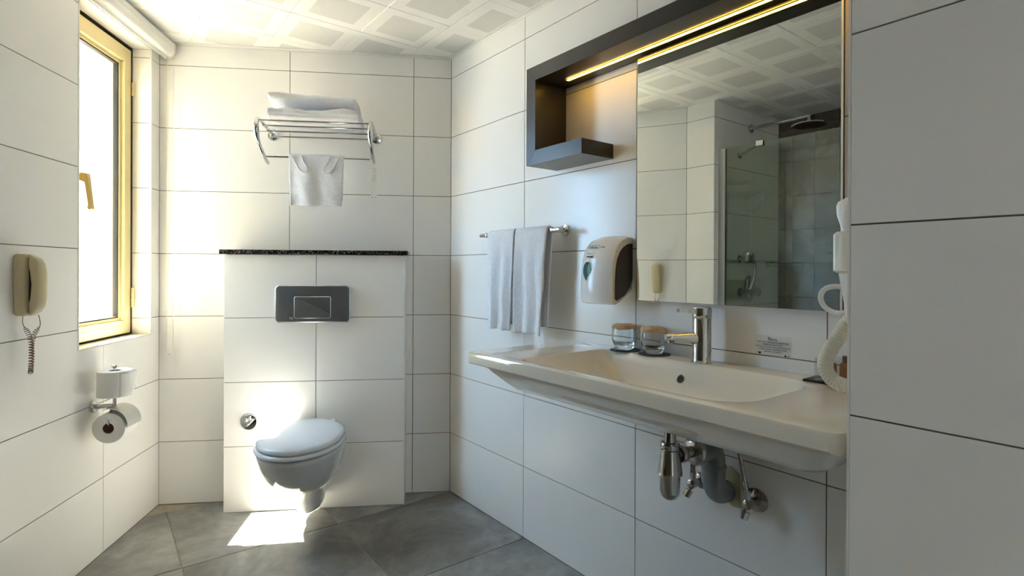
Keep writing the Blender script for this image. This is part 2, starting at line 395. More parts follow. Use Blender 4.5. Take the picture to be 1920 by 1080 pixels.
# ---------------------------------------------------------------- floor
fl = empty('floor'); tag(fl, kind='structure')
PLAN = [(1.52, 2.445), (0.20, 3.215), (-0.37, 2.18), (-0.37, 2.04), (-1.19, 2.04), (-1.19, -1.33), (0.99, -1.33), (1.02, 0.30), (1.52, 0.30)]
bm = bmesh.new(); prism(bm, PLAN, -0.10, -0.003, 'z'); obj('floor_core', bm, FGROUT, fl)
fx = [0.257+0.60*k for k in range(-3, 3)]; fy = [2.39+0.60*k for k in range(-7, 2)]
g = 0.0024
def clip(poly, P, n):
    # keep the part of poly on the room side: (q-P).n >= 0
    out = []; k = len(poly)
    for i in range(k):
        a, b_ = Vector(poly[i]), Vector(poly[(i+1) % k]); da, db = (a-P).dot(n), (b_-P).dot(n)
        if da >= 0: out.append(tuple(a))
        if (da >= 0) != (db >= 0): out.append(tuple(a + (b_-a)*(da/(da-db))))
    return out
def V2(v): return Vector((v.x, v.y))
def room_clip(p, e=0.001):
    p = clip(p, V2(O_B)+V2(bn)*e, V2(bn))
    if len(p) > 2 and max(a[1] for a in p) > YB+0.0005: p = clip(p, V2(O_L)+V2(ln_)*e, V2(ln_))
    if len(p) > 2: p = clip(p, Vector((ax_-e, 0)), Vector((-1, 0)))
    if len(p) > 2: p = clip(p, Vector((XBR+e, 0)), Vector((1, 0)))
    if len(p) > 2: p = clip(p, Vector((0, YF+e)), Vector((0, 1)))
    q = []
    for a in p:
        if not q or (Vector(a)-Vector(q[-1])).length > 1e-4: q.append(a)
    if len(q) > 1 and (Vector(q[0])-Vector(q[-1])).length < 1e-4: q.pop()
    return q
def plane_tiles(xs, ys, g, fn):
    for x0, x1 in zip(xs[:-1], xs[1:]):
        for y0, y1 in zip(ys[:-1], ys[1:]):
            a0, a1, b0, b1 = x0+g, x1-g, y0+g, y1-g
            parts = [(a0, a1, b0, b1)]
            # corner behind the stub / shower end wall
            if a0 < XST and b1 > YB:
                if a1 <= XST: parts = [(a0, a1, b0, min(b1, YB-0.001))]
                else: parts = [(a0, XST+0.001, b0, min(b1, YB-0.001)), (XST+0.001, a1, b0, b1)]
            for q in parts:
                if q[3]-q[2] < 0.01 or q[1]-q[0] < 0.01: continue
                if q[0] >= XP and q[3] <= YP: continue
                p = room_clip([(q[0], q[2]), (q[1], q[2]), (q[1], q[3]), (q[0], q[3])])
                if len(p) < 3: continue
                xs_ = [a[0] for a in p]; ys_ = [a[1] for a in p]
                if max(xs_)-min(xs_) < 0.012 or max(ys_)-min(ys_) < 0.012: continue
                fn(p)
plane_tiles(fx, fy, g, lambda p: tile_poly('floor_tile', p, fl, FLOORT, depth=0.0029, axis='z'))

# ---------------------------------------------------------------- ceiling of 30 cm perforated metal panels
ce = empty('ceiling', (0, 0, ZC)); tag(ce, kind='structure')
bm = bmesh.new(); prism(bm, PLAN, 0.012, 0.09, 'z'); obj('ceiling_core', bm, DARKBACK, ce)
def panel_mesh():
    bm = bmesh.new()
    h = 0.15-0.0006; c = 0.0035; i = 0.098
    loft(bm, [[(x*k, y*k, z) for x, y in ((-1, -1), (1, -1), (1, 1), (-1, 1))] for k, z in ((h, 0.010), (h, c), (h-c, 0), (i, 0))], True, False)
    f = bm.faces.new([v for v in bm.verts if abs(v.co.z) < 1e-6 and abs(abs(v.co.x)-i) < 1e-5]); f.material_index = 1
    o = obj('ceiling_panel', bm, CEILW); o.data.materials.append(PERF)
    return o
def panel_clipped(p):
    xs_ = [a[0] for a in p]; ys_ = [a[1] for a in p]
    full = len(p) == 4 and max(xs_)-min(xs_) > 0.297 and max(ys_)-min(ys_) > 0.297
    cx, cy = pcx, pcy
    if full:
        o = bpy.data.objects.new('ceiling_panel', PM.data); link(o); o.parent = ce; o.location = (cx, cy, 0); return
    bm = bmesh.new(); P = [(a[0]-cx, a[1]-cy) for a in p]
    ar = sum(P[i][0]*P[(i+1) % len(P)][1]-P[(i+1) % len(P)][0]*P[i][1] for i in range(len(P)))
    if ar < 0: P = P[::-1]
    loft(bm, [[(a, b_, 0.010) for a, b_ in P], [(a, b_, 0.0) for a, b_ in P]], True, True)
    for co, no in (((0.098, 0, 0), (1, 0, 0)), ((-0.098, 0, 0), (1, 0, 0)), ((0, 0.098, 0), (0, 1, 0)), ((0, -0.098, 0), (0, 1, 0))):
        bmesh.ops.bisect_plane(bm, geom=bm.verts[:]+bm.edges[:]+bm.faces[:], plane_co=co, plane_no=no)
    o = obj('ceiling_panel', bm, CEILW); o.data.materials.append(PERF); o.parent = ce; o.location = (cx, cy, 0)
    for f in o.data.polygons:
        if f.center.z < 0.001 and abs(f.center.x) < 0.098 and abs(f.center.y) < 0.098: f.material_index = 1
PM = panel_mesh(); first = True
cxs = [0.05+0.30*k for k in range(-4, 6)]; cys = [2.395+0.30*k for k in range(-13, 4)]
for x0 in cxs[:-1]:
    for y0 in cys[:-1]:
        pcx, pcy = x0+0.15, y0+0.15
        plane_tiles([x0, x0+0.30], [y0, y0+0.30], 0.0006, panel_clipped)
PMo = PM; bpy.data.objects.remove(PMo, do_unlink=True)
# white angle trim round the ceiling
def ctrim(name, origin, rz, x0, x1):
    bm = bmesh.new(); box(bm, x0, x1, 0.0005, 0.020, -0.0035, 0.0); box(bm, x0, x1, 0.0005, 0.002, -0.012, -0.0035)
    o = obj(name, bm, WHITEPAINT); o.location = (origin[0], origin[1], ZC-0.0005); o.rotation_euler = (0, 0, rz); tag(o, kind='structure')
ctrim('trim_1', O_S, RZ_S, -(ay_-YP)+0.002, -0.003); ctrim('trim_2', O_B, RZ_B, 0.012, BL-0.003); ctrim('trim_3', O_L, RZ_L, 0.02, LEND-0.003)
ctrim('trim_4', (XST, YB, 0), PI, 0.0, XST-XBR-0.02)

# ---------------------------------------------------------------- outdoors
bm = bmesh.new(); box(bm, -6, 7, -9, -0.33, -0.30, -0.12)  # unseen pale ground slab, added to bounce warm sunlight up through the window
te = obj('bounce_slab', bm, BOUNCESLAB); te.location = O_L; te.rotation_euler = (0, 0, RZ_L); tag(te, kind='structure')

# unseen fin added beside the window to keep skylight off the back wall
bm = bmesh.new(); box(bm, 0.66, 0.86, -1.90, -0.322, -0.118, 3.4)
ff = obj('wall_shade_fin', bm, SHADEFIN); ff.location = O_L; ff.rotation_euler = (0, 0, RZ_L); tag(ff, kind='structure')

# ---------------------------------------------------------------- cistern boxing with granite ledge
CB0, CB1, CBD, CBH = 0.2227, 1.048, 0.132, 1.203
wc = empty('wall_cistern', O_B, RZ_B); tag(wc, kind='structure')
bm = bmesh.new(); box(bm, CB0+0.003, CB1-0.003, 0.001, CBD-0.0024, 0.0, CBH); obj('wall_core', bm, GROUT, wc)
for r0, r1 in ((0, 0.306), (0.306, 0.6055), (0.6055, 0.906), (0.906, CBH)):
    for c0, c1 in ((CB0, 0.634), (0.634, CB1)):
        tile_poly('wall_tile', rect(c0+G+0.003*(c0 == CB0), c1-G, r0+G, r1-G), wc, TILE, base=CBD)
    for side, xx in ((0, CB0), (1, CB1)):
        bm = bmesh.new(); box(bm, xx-(0 if side else 0.0), xx+(-0.0026 if side else 0.0026), 0.003, CBD-0.004, r0+G, r1-G)
        obj('wall_tile', bm, TILE, wc)
bm = bmesh.new(); box(bm, CB0-0.002, CB0+0.004, CBD-0.004, CBD+0.002, 0.0, CBH); obj('edge_trim', bm, WHITEPAINT, wc)
led = empty('granite_ledge', O_B + bd*0.635 + bn*0.075 + Vector((0, 0, CBH)), RZ_B)
bm = bmesh.new(); box(bm, -0.428, 0.428, -0.0735, 0.075, 0.0005, 0.021, 0.002); obj('slab', bm, GRANITE, led, 30)
tag(led, 'thin black speckled granite ledge on top of the tiled cistern wall', 'ledge')

# ---------------------------------------------------------------- window
wi = empty('window_1', O_L, RZ_L); tag(wi, kind='structure')
H0, H1, HB, HT = HOLE
def at(bmf, name, m, parent=wi, smooth=None):
    bm = bmesh.new(); bmf(bm); return obj(name, bm, m, parent, smooth)
def sash(bm):
    o = (0.087, 0.578, 0.838, 2.140); i = (0.158, 0.482, 0.912, 2.056)
    y1, y0 = -0.080, -0.140
    def ring(r, y, d=0.0): return [(r[0]-d, y, r[2]-d), (r[1]+d, y, r[2]-d), (r[1]+d, y, r[3]+d), (r[0]-d, y, r[3]+d)]
    loft(bm, [ring(i, y0), ring(o, y0), ring(o, y1-0.006), ring(o, y1, -0.006), ring(i, y1, 0.016), ring(i, y1-0.014, 0.012), ring(i, y1-0.014), ring(i, y0)], False, False)
SASH = at(sash, 'sash', CREAM, smooth=25)
def fixed(bm):
    for a in ((H0+0.001, 0.118, HB+0.001, HT-0.001), (0.545, H1-0.001, HB+0.001, HT-0.001), (0.118, 0.545, HB+0.001, 0.872), (0.118, 0.545, 2.105, HT-0.001)):
        box(bm, a[0], a[1], -0.205, -0.142, a[2], a[3])
at(fixed, 'frame', CREAM)
def gask(bm):
    a = (0.158, 0.482, 0.912, 2.056); t = 0.006
    for q in ((a[0], a[0]+t, a[2], a[3]), (a[1]-t, a[1], a[2], a[3]), (a[0]+t, a[1]-t, a[2], a[2]+t), (a[0]+t, a[1]-t, a[3]-t, a[3])):
        box(bm, q[0]+0.0002, q[1]-0.0002, -0.118, -0.098, q[2]+0.0002, q[3]-0.0002)
at(gask, 'gasket', RUBBER, SASH)
at(lambda bm: box(bm, 0.1585, 0.4815, -0.112, -0.106, 0.9125, 2.0555), 'glass', PANE, SASH)
at(lambda bm: (box(bm, H0+0.002, H1-0.002, -0.079, -0.001, HB, HB+0.006, 0.001),), 'sill', MARBLE)
at(lambda bm: box(bm, H0+0.002, H1-0.002, -0.079, -0.001, HT-0.006, HT-0.0005), 'head_panel', WHITEPAINT)
for z0, z1 in ((1.930, 1.990), (0.955, 1.045)):
    def hb(bm):
        zm = (z0+z1)/2
        lathe(bm, [(0.0055, z0), (0.0065, z0+0.001), (0.0065, zm-0.0015), (0.004, zm-0.001), (0.004, zm+0.001), (0.0065, zm+0.0015), (0.0065, z1-0.001), (0.0055, z1)], (0.0905, -0.071, 0), 'z', 14)
    at(hb, 'hinge', CREAM, SASH, smooth=40)
def hand(bm):
    # rosette on the stile, short neck into the room, lever hanging down and tapering
    box(bm, 0.513, 0.543, -0.0795, -0.071, 1.40, 1.53, 0.003)
    box(bm, 0.519, 0.537, -0.071, -0.025, 1.470, 1.497, 0.003)
    prism(bm, [(-0.034, 1.500), (-0.009, 1.497), (0.006, 1.362), (-0.005, 1.358), (-0.010, 1.368), (-0.006, 1.376), (-0.018, 1.462), (-0.034, 1.470)], 0.518, 0.538, 'x')
at(hand, 'handle', GOLDCREAM, SASH, smooth=30)
# reveal lining: far side tiles, near side tiles
rv = empty('wall_reveal', O_L, RZ_L); tag(rv, kind='structure')
for r0, r1 in zip(ZR[:-1], ZR[1:]):
    a, b_ = max(r0+G, HB+0.0065), min(r1-G, HT-0.0065)
    if b_-a < 0.01: continue
    for x0, x1 in ((H0-0.0002, H0+0.0018), (H1-0.0018, H1+0.0002)):
        bm = bmesh.new(); box(bm, x0, x1, -0.0785, -0.006, a, b_); obj('wall_tile', bm, TILE, rv)
bm = bmesh.new()
box(bm, H0-0.001, H0+0.004, -0.321, -0.2065, HB, HT); box(bm, H1-0.004, H1+0.001, -0.321, -0.2065, HB, HT)
box(bm, H0+0.004, H1-0.004, -0.321, -0.2065, HB-0.001, HB+0.004); box(bm, H0+0.004, H1-0.004, -0.321, -0.2065, HT-0.004, HT+0.001)
obj('outer_lining', bm, OUTER, rv)
for x0, x1 in ((H0-0.006, H0+0.002), (H1-0.002, H1+0.006)):
    bm = bmesh.new(); box(bm, x0, x1, -0.006, 0.0016, HB, HT, 0.0008); obj('edge_trim', bm, WHITEPAINT, rv)

# ---------------------------------------------------------------- roller blind at the ceiling
rb = empty('roller_blind', O_L + Vector((0, 0, 2.145)), RZ_L)
def cass(bm):
    # D shaped cassette profile in (off, z)
    pr = [(0.012, 0.060), (0.012, 0.014), (0.018, 0.005), (0.028, 0.001), (0.050, -0.003), (0.064, -0.001), (0.073, 0.008), (0.0775, 0.022), (0.0775, 0.034), (0.0765, 0.035), (0.0765, 0.037), (0.0785, 0.038), (0.0785, 0.060)]
    prism(bm, [(a, b_) for a, b_ in pr], 0.030, 0.70, 'x')
bm = bmesh.new(); cass(bm); obj('cassette', bm, PVC, rb, 50)
bm = bmesh.new(); box(bm, 0.020, 0.70, 0.002, 0.0115, 0.018, 0.058, 0.001); box(bm, 0.020, 0.70, 0.004, 0.020, 0.010, 0.017, 0.001); obj('mounting_rail', bm, WHITEPAINT, rb)
bm = bmesh.new(); box(bm, 0.031, 0.698, 0.0235, 0.0275, 0.0000, 0.0030); box(bm, 0.031, 0.698, 0.0115, 0.0122, 0.018, 0.058); obj('groove', bm, INKG, rb)
bm = bmesh.new(); prism(bm, [(0.012, 0.060), (0.012, 0.013), (0.018, 0.003), (0.030, -0.002), (0.050, -0.006), (0.066, -0.003), (0.075, 0.007), (0.080, 0.022), (0.080, 0.060)], 0.022, 0.030, 'x'); obj('end_cap', bm, CREAMPVC, rb, 50)
bm = bmesh.new(); lathe(bm, [(0.0, 0.082), (0.002, 0.080), (0.002, 0.0605), (0.0, 0.06)], (0, 0, 0), 'x', 6); bm.free()
bm = bmesh.new(); box(bm, 0.034, 0.695, 0.0425, 0.0435, -0.018, -0.003); obj('fabric_edge', bm, PVC, rb)
def bead_strand(off, s, z0, z1):
    bm = bmesh.new(); n = int((z0-z1)/0.0062)
    tube(bm, [(s, off, z0), (s, off, z1)], 0.0009, 5)
    for k in range(n):
        z = z0-(k+0.5)*0.0062
        lathe(bm, [(0.0, -0.0021), (0.0017, -0.0013), (0.0021, 0), (0.0017, 0.0013), (0.0, 0.0021)], (s, off, z), 'z', 6, False)
    o = obj('bead_chain', bm, PVC, rb, 180); return o
bead_strand(0.046, 0.026, -0.002, -1.40); bead_strand(0.074, 0.026, 0.004, -1.40)
bm = bmesh.new(); loft(bm, [[(0.026+0.012*a*q/2, 0.060+b_*q, z) for a, b_ in ((-.5, -1), (.5, -1), (1, -.5), (1, .5), (.5, 1), (-.5, 1), (-1, .5), (-1, -.5))] for q, z in ((0.006, -1.385), (0.013, -1.392), (0.018, -1.42), (0.018, -1.455), (0.012, -1.468), (0.004, -1.472))])
obj('chain_weight', bm, PVC, rb, 40)
bm = bmesh.new(); lathe(bm, [(0.0025, 0.0), (0.0025, 0.002)], (0.0335, 0.062, -1.418), 'x', 10); obj('screw', bm, INKG, rb)
tag(rb, 'white roller blind cassette with beaded pull chain above the window at ceiling', 'blind')

# ---------------------------------------------------------------- washbasin
ZS = 0.870
sk = empty('washbasin', (1.195, 0.93, 0))
def S(pts): return [Vector((p[0]-1.195, p[1]-0.93, p[2])) for p in pts]
def basin(bm):
    n = 10; X0, X1, Y0, Y1 = 0.953, 1.4365, 0.372, 1.487
    R = []
    R.append(rrect(1.14, 1.34, 0.55, 1.36, 0.05, n, 0.7415))
    R.append(rrect(1.092, 1.375, 0.485, 1.412, 0.04, n, 0.742))
    R.append(rrect(1.078, 1.385, 0.462, 1.420, 0.045, n, 0.7475))
    R.append(rrect(1.045, 1.40, 0.432, 1.424, 0.045, n, 0.770))
    R.append(rrect(0.990, 1.41, 0.410, 1.426, 0.035, n, 0.812))
    R.append(rrect(0.968, 1.415, 0.400, 1.420, 0.028, n, 0.8315))
    R.append(rrect(X0+0.004, X1, Y0+0.004, Y1-0.004, (0.003, 0.003, 0.012, 0.012)[0:4], n, 0.8315))
    def rr4(d, z): return rrect(X0+d, X1, Y0+d, Y1-d, (0.004, 0.014, 0.022, 0.004), n, z)
    R.append(rr4(0.0, 0.836)); R.append(rr4(0.0, 0.862)); R.append(rr4(0.0024, 0.8676)); R.append(rr4(0.008, ZS))
    q = (0.05, 0.045, 0.10, 0.10)
    def op(d, z, q=q): return rrect(0.988+d, 1.356-d, 0.572+d, 1.268-d, q, n, z)
    R.append(op(-0.004, ZS)); R.append(op(0.0, ZS-0.0012)); R.append(op(0.004, ZS-0.005))
    R.append(rrect(1.000, 1.340, 0.590, 1.240, (0.045, 0.04, 0.09, 0.09), n, 0.840))
    R.append(rrect(1.016, 1.322, 0.612, 1.185, (0.03, 0.03, 0.08, 0.08), n, 0.800))
    R.append(rrect(1.030, 1.306, 0.640, 1.125, (0.025, 0.03, 0.08, 0.08), n, 0.775))
    R.append(rrect(1.055, 1.285, 0.690, 1.08, (0.03, 0.03, 0.07, 0.07), n, 0.766))
    R.append(rrect(1.11, 1.23, 0.80, 0.98, 0.03, n, 0.762))
    loft(bm, [S(r) for r in R])
bm = bmesh.new(); basin(bm); obj('basin', bm, CERAMIC, sk, 32)
bm = bmesh.new(); box(bm, 1.4362-1.195, 1.4376-1.195, 0.376-0.93, 1.483-0.93, 0.834, 0.874); obj('sealant', bm, WHITEPAINT, sk)
# overflow ring on the sloping back of the bowl, pop up drain
ov = empty('overflow'); ov.parent = sk; ov.location = (1.3305-1.195, 0.944-0.93, 0.819); ov.rotation_euler = (0, -math.radians(66), 0)
bpy.data.objects.remove(ov, do_unlink=True)
def ringobj(name, m, prof, loc, rot, parent, seg=24):
    bm = bmesh.new(); lathe(bm, prof, (0, 0, 0), 'z', seg); o = obj(name, bm, m, parent, 40); o.location = loc; o.rotation_euler = rot; return o
OVL = (1.3328-1.195, 0.944-0.93, 0.8215)
ringobj('overflow_hole', RUBBER, [(0.0105, -0.002), (0.0105, 0.0016)], OVL, (0, -math.radians(66), 0), sk)
ringobj('overflow_ring', CHROME, [(0.0105, -0.002), (0.0135, -0.002), (0.0135, 0.002), (0.0118, 0.0032), (0.0108, 0.002), (0.0105, -0.002)], OVL, (0, -math.radians(66), 0), sk)
ringobj('drain_plug', CHROME, [(0.0, 0.004), (0.026, 0.002), (0.030, 0.0), (0.030, -0.002)][::-1], (1.17-1.195, 0.89-0.93, 0.766), (0, 0, 0), sk)
tag(sk, 'wide white ceramic washbasin hung on the tiled wall under the mirror', 'washbasin')

# ---------------------------------------------------------------- faucet
fa = empty('faucet', (1.379, 0.907, ZS))
bm = bmesh.new(); lathe(bm, [(0.0295, 0.0004), (0.0295, 0.004), (0.0275, 0.006), (0.0262, 0.010), (0.0262, 0.126), (0.0250, 0.128)], seg=40); obj('body', bm, CHROME, fa, 40)
bm = bmesh.new(); lathe(bm, [(0.0240, 0.1275), (0.0262, 0.1285), (0.0272, 0.131), (0.0272, 0.153), (0.0262, 0.157), (0.022, 0.1590)], seg=40); CAP = obj('cap', bm, CHROME, fa, 40)
SPD = Vector((-0.80, 0.60, 0)).normalized(); SPN = Vector((-SPD.y, SPD.x, 0))
def fpt(d, s, z): return SPD*d + SPN*s + Vector((0, 0, z))
bm = bmesh.new()
rings = []
for d, hw, z0, z1 in ((0.012, 0.0205, 0.050, 0.090), (0.04, 0.0175, 0.057, 0.087), (0.075, 0.0165, 0.061, 0.084), (0.098, 0.016, 0.063, 0.0825), (0.104, 0.0145, 0.065, 0.080)):
    rings.append([fpt(d, hw*math.copysign(abs(math.cos(a))**0.7, math.cos(a)), (z0+z1)/2+(z1-z0)/2*math.copysign(abs(math.sin(a))**0.8, math.sin(a))) for a in [2*PI*k/24 for k in range(24)]])
loft(bm, rings); SPO = obj('spout', bm, CHROME, fa, 40)
bm = bmesh.new(); p = fpt(0.088, 0, 0); lathe(bm, [(0.009, 0.0555), (0.0105, 0.0565), (0.0105, 0.064)], (p.x, p.y, 0), 'z', 20); obj('aerator', bm, DARKCHROME, SPO, 40)
bm = bmesh.new()
rings = [[fpt(d, s*hw, z) for s, z in ((-1, za), (1, za), (1, zb), (-1, zb))] for d, hw, za, zb in ((0.016, 0.013, 0.140, 0.1575), (0.04, 0.0115, 0.143, 0.1565), (0.066, 0.0105, 0.145, 0.1555), (0.071, 0.0095, 0.1435, 0.1545))]
loft(bm, rings); bmesh.ops.bevel(bm, geom=bm.edges[:], offset=0.0016, segments=2, affect='EDGES'); obj('lever', bm, CHROME, CAP, 50)
tag(fa, 'polished chrome single lever basin tap standing on the washbasin rim', 'tap')

# ---------------------------------------------------------------- tumblers with paper lids on coasters
def tumbler(loc, tilt, label):
    t = empty('tumbler', loc)
    bm = bmesh.new()
    lathe(bm, [(0.0005, 0.0006), (0.023, 0.0006), (0.0255, 0.003), (0.030, 0.014), (0.0345, 0.026), (0.0360, 0.038), (0.0350, 0.055), (0.0325, 0.070), (0.0321, 0.0712), (0.0311, 0.0712), (0.0308, 0.070), (0.0332, 0.055), (0.0342, 0.038), (0.0328, 0.027), (0.028, 0.0185), (0.020, 0.0155), (0.0005, 0.015)], seg=40)
    obj('glass', bm, GLASS, t, 60)
    # crimped paper cap
    bm = bmesh.new(); rings = []
    for r, z in ((0.0340, 0.0635), (0.0358, 0.0645), (0.0352, 0.069), (0.0336, 0.0745), (0.030, 0.0765), (0.015, 0.0778), (0.002, 0.0780)):
        rings.append([((r + (0.0009*math.sin(26*a+tilt) if z < 0.073 else 0))*math.cos(a), (r + (0.0009*math.sin(26*a+tilt) if z < 0.073 else 0))*math.sin(a), z + (0.0013*math.sin(3*a+tilt)+0.0006*math.sin(7*a) if z < 0.066 else 0.0006*math.sin(5*a+tilt))) for a in [2*PI*k/104 for k in range(104)]])
    loft(bm, rings, False, True); o = obj('paper_lid', bm, KRAFT, t, 60)
    t.scale = (1.13, 1.13, 1.08); tag(t, label, 'glass', 'tumblers on the washbasin'); return t
def coaster(loc, label):
    bm = bmesh.new(); lathe(bm, [(0.0405, 0.0002), (0.0418, 0.001), (0.0418, 0.0022), (0.041, 0.003)], seg=48)
    o = obj('coaster', bm, COASTER, None, 40); o.location = loc; o.scale = (1.2, 1.2, 1.0); tag(o, label, 'coaster', 'coasters on the washbasin')
G1 = Vector((1.386, 1.202, ZS)); G2 = Vector((1.392, 1.088, ZS))
coaster(G1+Vector((0.001, -0.004, 0)), 'round black coaster farther from the tap, under a tumbler')
coaster(G2+Vector((0.001, -0.004, 0)), 'round black coaster right beside the tap, under a tumbler')
tumbler(G1+Vector((0, 0, 0.003)), 0.4, 'clear glass tumbler with brown paper lid, the one farther from the tap')
tumbler(G2+Vector((0, 0, 0.003)), 2.1, 'clear glass tumbler with brown paper lid right beside the tap spout')

# ---------------------------------------------------------------- mirror
XM = 1.407
mi = empty('mirror', (ax_, 0.861, 1.036))
my0, my1, mh = 0.553-0.861, 1.1690-0.861, 0.792
bm = bmesh.new(); box(bm, XM+0.004-ax_, -0.0006, my0+0.004, my1-0.004, 0.004, mh-0.001); obj('backing', bm, DARKBACK, mi)
bm = bmesh.new(); box(bm, XM+0.0002-ax_, XM+0.004-ax_, my0+0.0004, my1-0.0004, 0.0, mh); obj('mirror_edge', bm, MIRROREDGE, mi)
bm = bmesh.new(); box(bm, XM-ax_, XM+0.0002-ax_, my0+0.0012, my1-0.0012, 0.0012, mh); obj('mirror_glass', bm, MIRROR, mi)
bm = bmesh.new(); box(bm, XM-0.0008-ax_, XM+0.006-ax_, my0-0.0022, my0, 0.0, mh); obj('edge_glint_strip', bm, PVC, mi)  # white strip imitates the bright reflection along the polished mirror edge
tag(mi, 'large rectangular wall mirror above the washbasin below the dark shelf frame', 'mirror')

# ---------------------------------------------------------------- dark shelf frame with LED
FX = 1.282; FD = FX-ax_
sf = empty('shelf_frame', (ax_, 1.593, 1.525))
FZ = 1.525
def bx(*a, bev=0.0012):
    bm = bmesh.new(); box(bm, *a, bev); return bm
T = 0.052
ytop1, yend = 0.0, YP+0.003-1.593
# mitred boards: left upright, top, short shelf
bm = bmesh.new(); prism(bm, [(0.0, 0.0), (0.0, 0.362), (-T+0.001, 0.362-T), (-T+0.001, T)], FD, -0.0008, 'x'); obj('upright', bm, BLACKLAM, sf)
bm = bmesh.new(); prism(bm, [(-0.0006, 0.3622), (yend, 0.3622), (yend, 0.362-T), (-T+0.0004, 0.362-T)], FD, -0.0008, 'x'); obj('top_board', bm, BLACKLAM, sf)
bm = bmesh.new(); prism(bm, [(-0.0006, -0.0002), (-T+0.0004, T-0.0006), (1.300-1.593, T-0.0006), (1.300-1.593, -0.0002)], FD, -0.0008, 'x'); obj('shelf', bm, BLACKLAM, sf)
zt = 1.835-FZ
ls = 1.372-ax_
bm = bmesh.new(); 
for q in ((-0.009, -0.0065), (0.0065, 0.009)): box(bm, ls+q[0], ls+q[1], 1.465-1.593, YP+0.02-1.593, zt-0.0025-0.002, zt-0.0022)
box(bm, ls-0.009, ls+0.009, 1.465-1.593, 1.468-1.593, zt-0.0045, zt-0.0022); ch = obj('led_channel', bm, BRUSHED, sf)
bm = bmesh.new(); box(bm, ls-0.0064, ls+0.0064, 1.464-1.593, YP+0.02-1.593, zt-0.0040, zt-0.0022); obj('led_strip', bm, LED, ch)
tag(sf, 'dark brown laminate frame shelf with warm LED strip above the mirror', 'shelf')

# ---------------------------------------------------------------- towel rail and hand towels on the sink wall
tr = empty('towel_rail', (ax_, 1.76, 1.287))
bm = bmesh.new(); tube(bm, [(-0.070, y, 0) for y in (-0.262, 0.262)], 0.0085, 16); obj('bar', bm, CHROME, tr, 40)
for s in (-1, 1):
    y = s*0.218
    bm = bmesh.new(); lathe(bm, [(0.0235, -0.0008), (0.0235, -0.006), (0.022, -0.009), (0.012, -0.010), (0.010, -0.012), (0.010, -0.058), (0.0115, -0.060), (0.0115, -0.072), (0.0090, -0.0765), (0.004, -0.0785)], (0, y, 0), 'x', 28); obj('bracket', bm, CHROME, tr, 40)
tag(tr, 'chrome towel rail on the tiled wall left of the soap dispenser', 'towel rail')
def fbm(x, y, z, s=1.0): return noise.fractal(Vector((x*s, y*s, z*s)), 1.0, 2.0, 3)
def hanging(name, width_top, width_bot, front, back, rbar, seed, thick=0.008, spread=0.012, wr=0.006, open_=0.0, flare=0.0):
    # hangs over a bar along local y at the origin; front is -x
    rows = []; R = rbar+thick*0.6
    path = []
    nf, nb = 46, 40
    for k in range(nf+1): path.append((-R, -front*(1-k/nf), 'f', front*(1-k/nf)))
    for k in range(1, 8):
        a = PI-PI*k/8; path.append((R*math.cos(a), R*math.sin(a), 't', 0))
    for k in range(nb+1): path.append((R, -back*k/nb, 'b', back*k/nb))
    NY = 44; grid = []
    for (px, pz, q, dn) in path:
        row = []
        tot = front if q == 'f' else back
        f = dn/tot if tot else 0
        wd = width_top*(1-f)+width_bot*f
        for j in range(NY+1):
            u = j/NY-0.5
            y = u*wd - (width_top-wd)*flare
            fold = wr*(0.35+f)*math.sin((u*2.1+seed)*PI*2 + 0.8*f) * min(1, f*3+0.15)
            nzv = fbm(u*2+seed*3, f*1.6, seed+(2 if q == 'b' else 0))*0.006*min(1, f*4)
            d = spread*f
            x = px
            if q == 'f': x = px - d*0.5 + fold + nzv - open_*f*abs(u)*2*0.01
            elif q == 'b': x = px + d*0.25 + fold*0.6 + nzv
            x_ = x if q != 'b' else max(x, R*0.9)
            z = pz + (0.004*fbm(u*5+seed, 1.3, seed) if f > 0.98 else 0)
            row.append(Vector((x_, y, z)))
        grid.append(row)
    bm = bmesh.new(); vv = [[bm.verts.new(p) for p in r] for r in grid]
    for a, b_ in zip(vv[:-1], vv[1:]):
        for j in range(NY): bm.faces.new((a[j], a[j+1], b_[j+1], b_[j]))
    o = obj(name, bm, TOWEL, None, 180)
    md = o.modifiers.new('thickness', 'SOLIDIFY'); md.thickness = thick; md.offset = 0
    sb = o.modifiers.new('smooth', 'SUBSURF'); sb.levels = 1; sb.render_levels = 1
    return o
def hand_towel(yc, wt, wb, fr, bk, seed, label, flare):
    root = empty('hand_towel', (ax_-0.070, yc, 1.287))
    o = hanging('cloth', wt, wb, fr, bk, 0.0092, seed, flare=flare); o.parent = root
    # woven hem at the lower edge of the front layer
    bm = bmesh.new()
    for k in range(9):
        y = (k/8-0.5)*wb*0.9 - (wt-wb)*flare
        tube(bm, [(-0.0235, y, -fr+0.030), (-0.0238, y+0.001, -fr+0.012)], 0.0012, 6)
    bm.free()
    tag(root, label, 'towel', 'white hand towels on the rail'); return root
hand_towel(1.852, 0.186, 0.150, 0.405, 0.380, 0.15, 'white hand towel hanging on the rail, the one farther from the soap dispenser', -0.45)
hand_towel(1.653, 0.196, 0.165, 0.405, 0.375, 0.62, 'white hand towel hanging on the rail, the one nearer the soap dispenser', -0.35)

# ---------------------------------------------------------------- soap dispenser
so = empty('soap_dispenser', (ax_, 1.286, 1.02))
HW = 0.068
def soap_prof(t):  # front depth as a function of height 0..0.232
    return t
def side_profile(inset=0.0):
    # (depth from wall, z)
    P = [(0.0, 0.232), (0.028, 0.231), (0.055, 0.222), (0.078, 0.205), (0.095, 0.182), (0.106, 0.150), (0.112, 0.110), (0.115, 0.060), (0.114, 0.022), (0.110, 0.004), (0.098, 0.0)]
    return P
bm = bmesh.new()
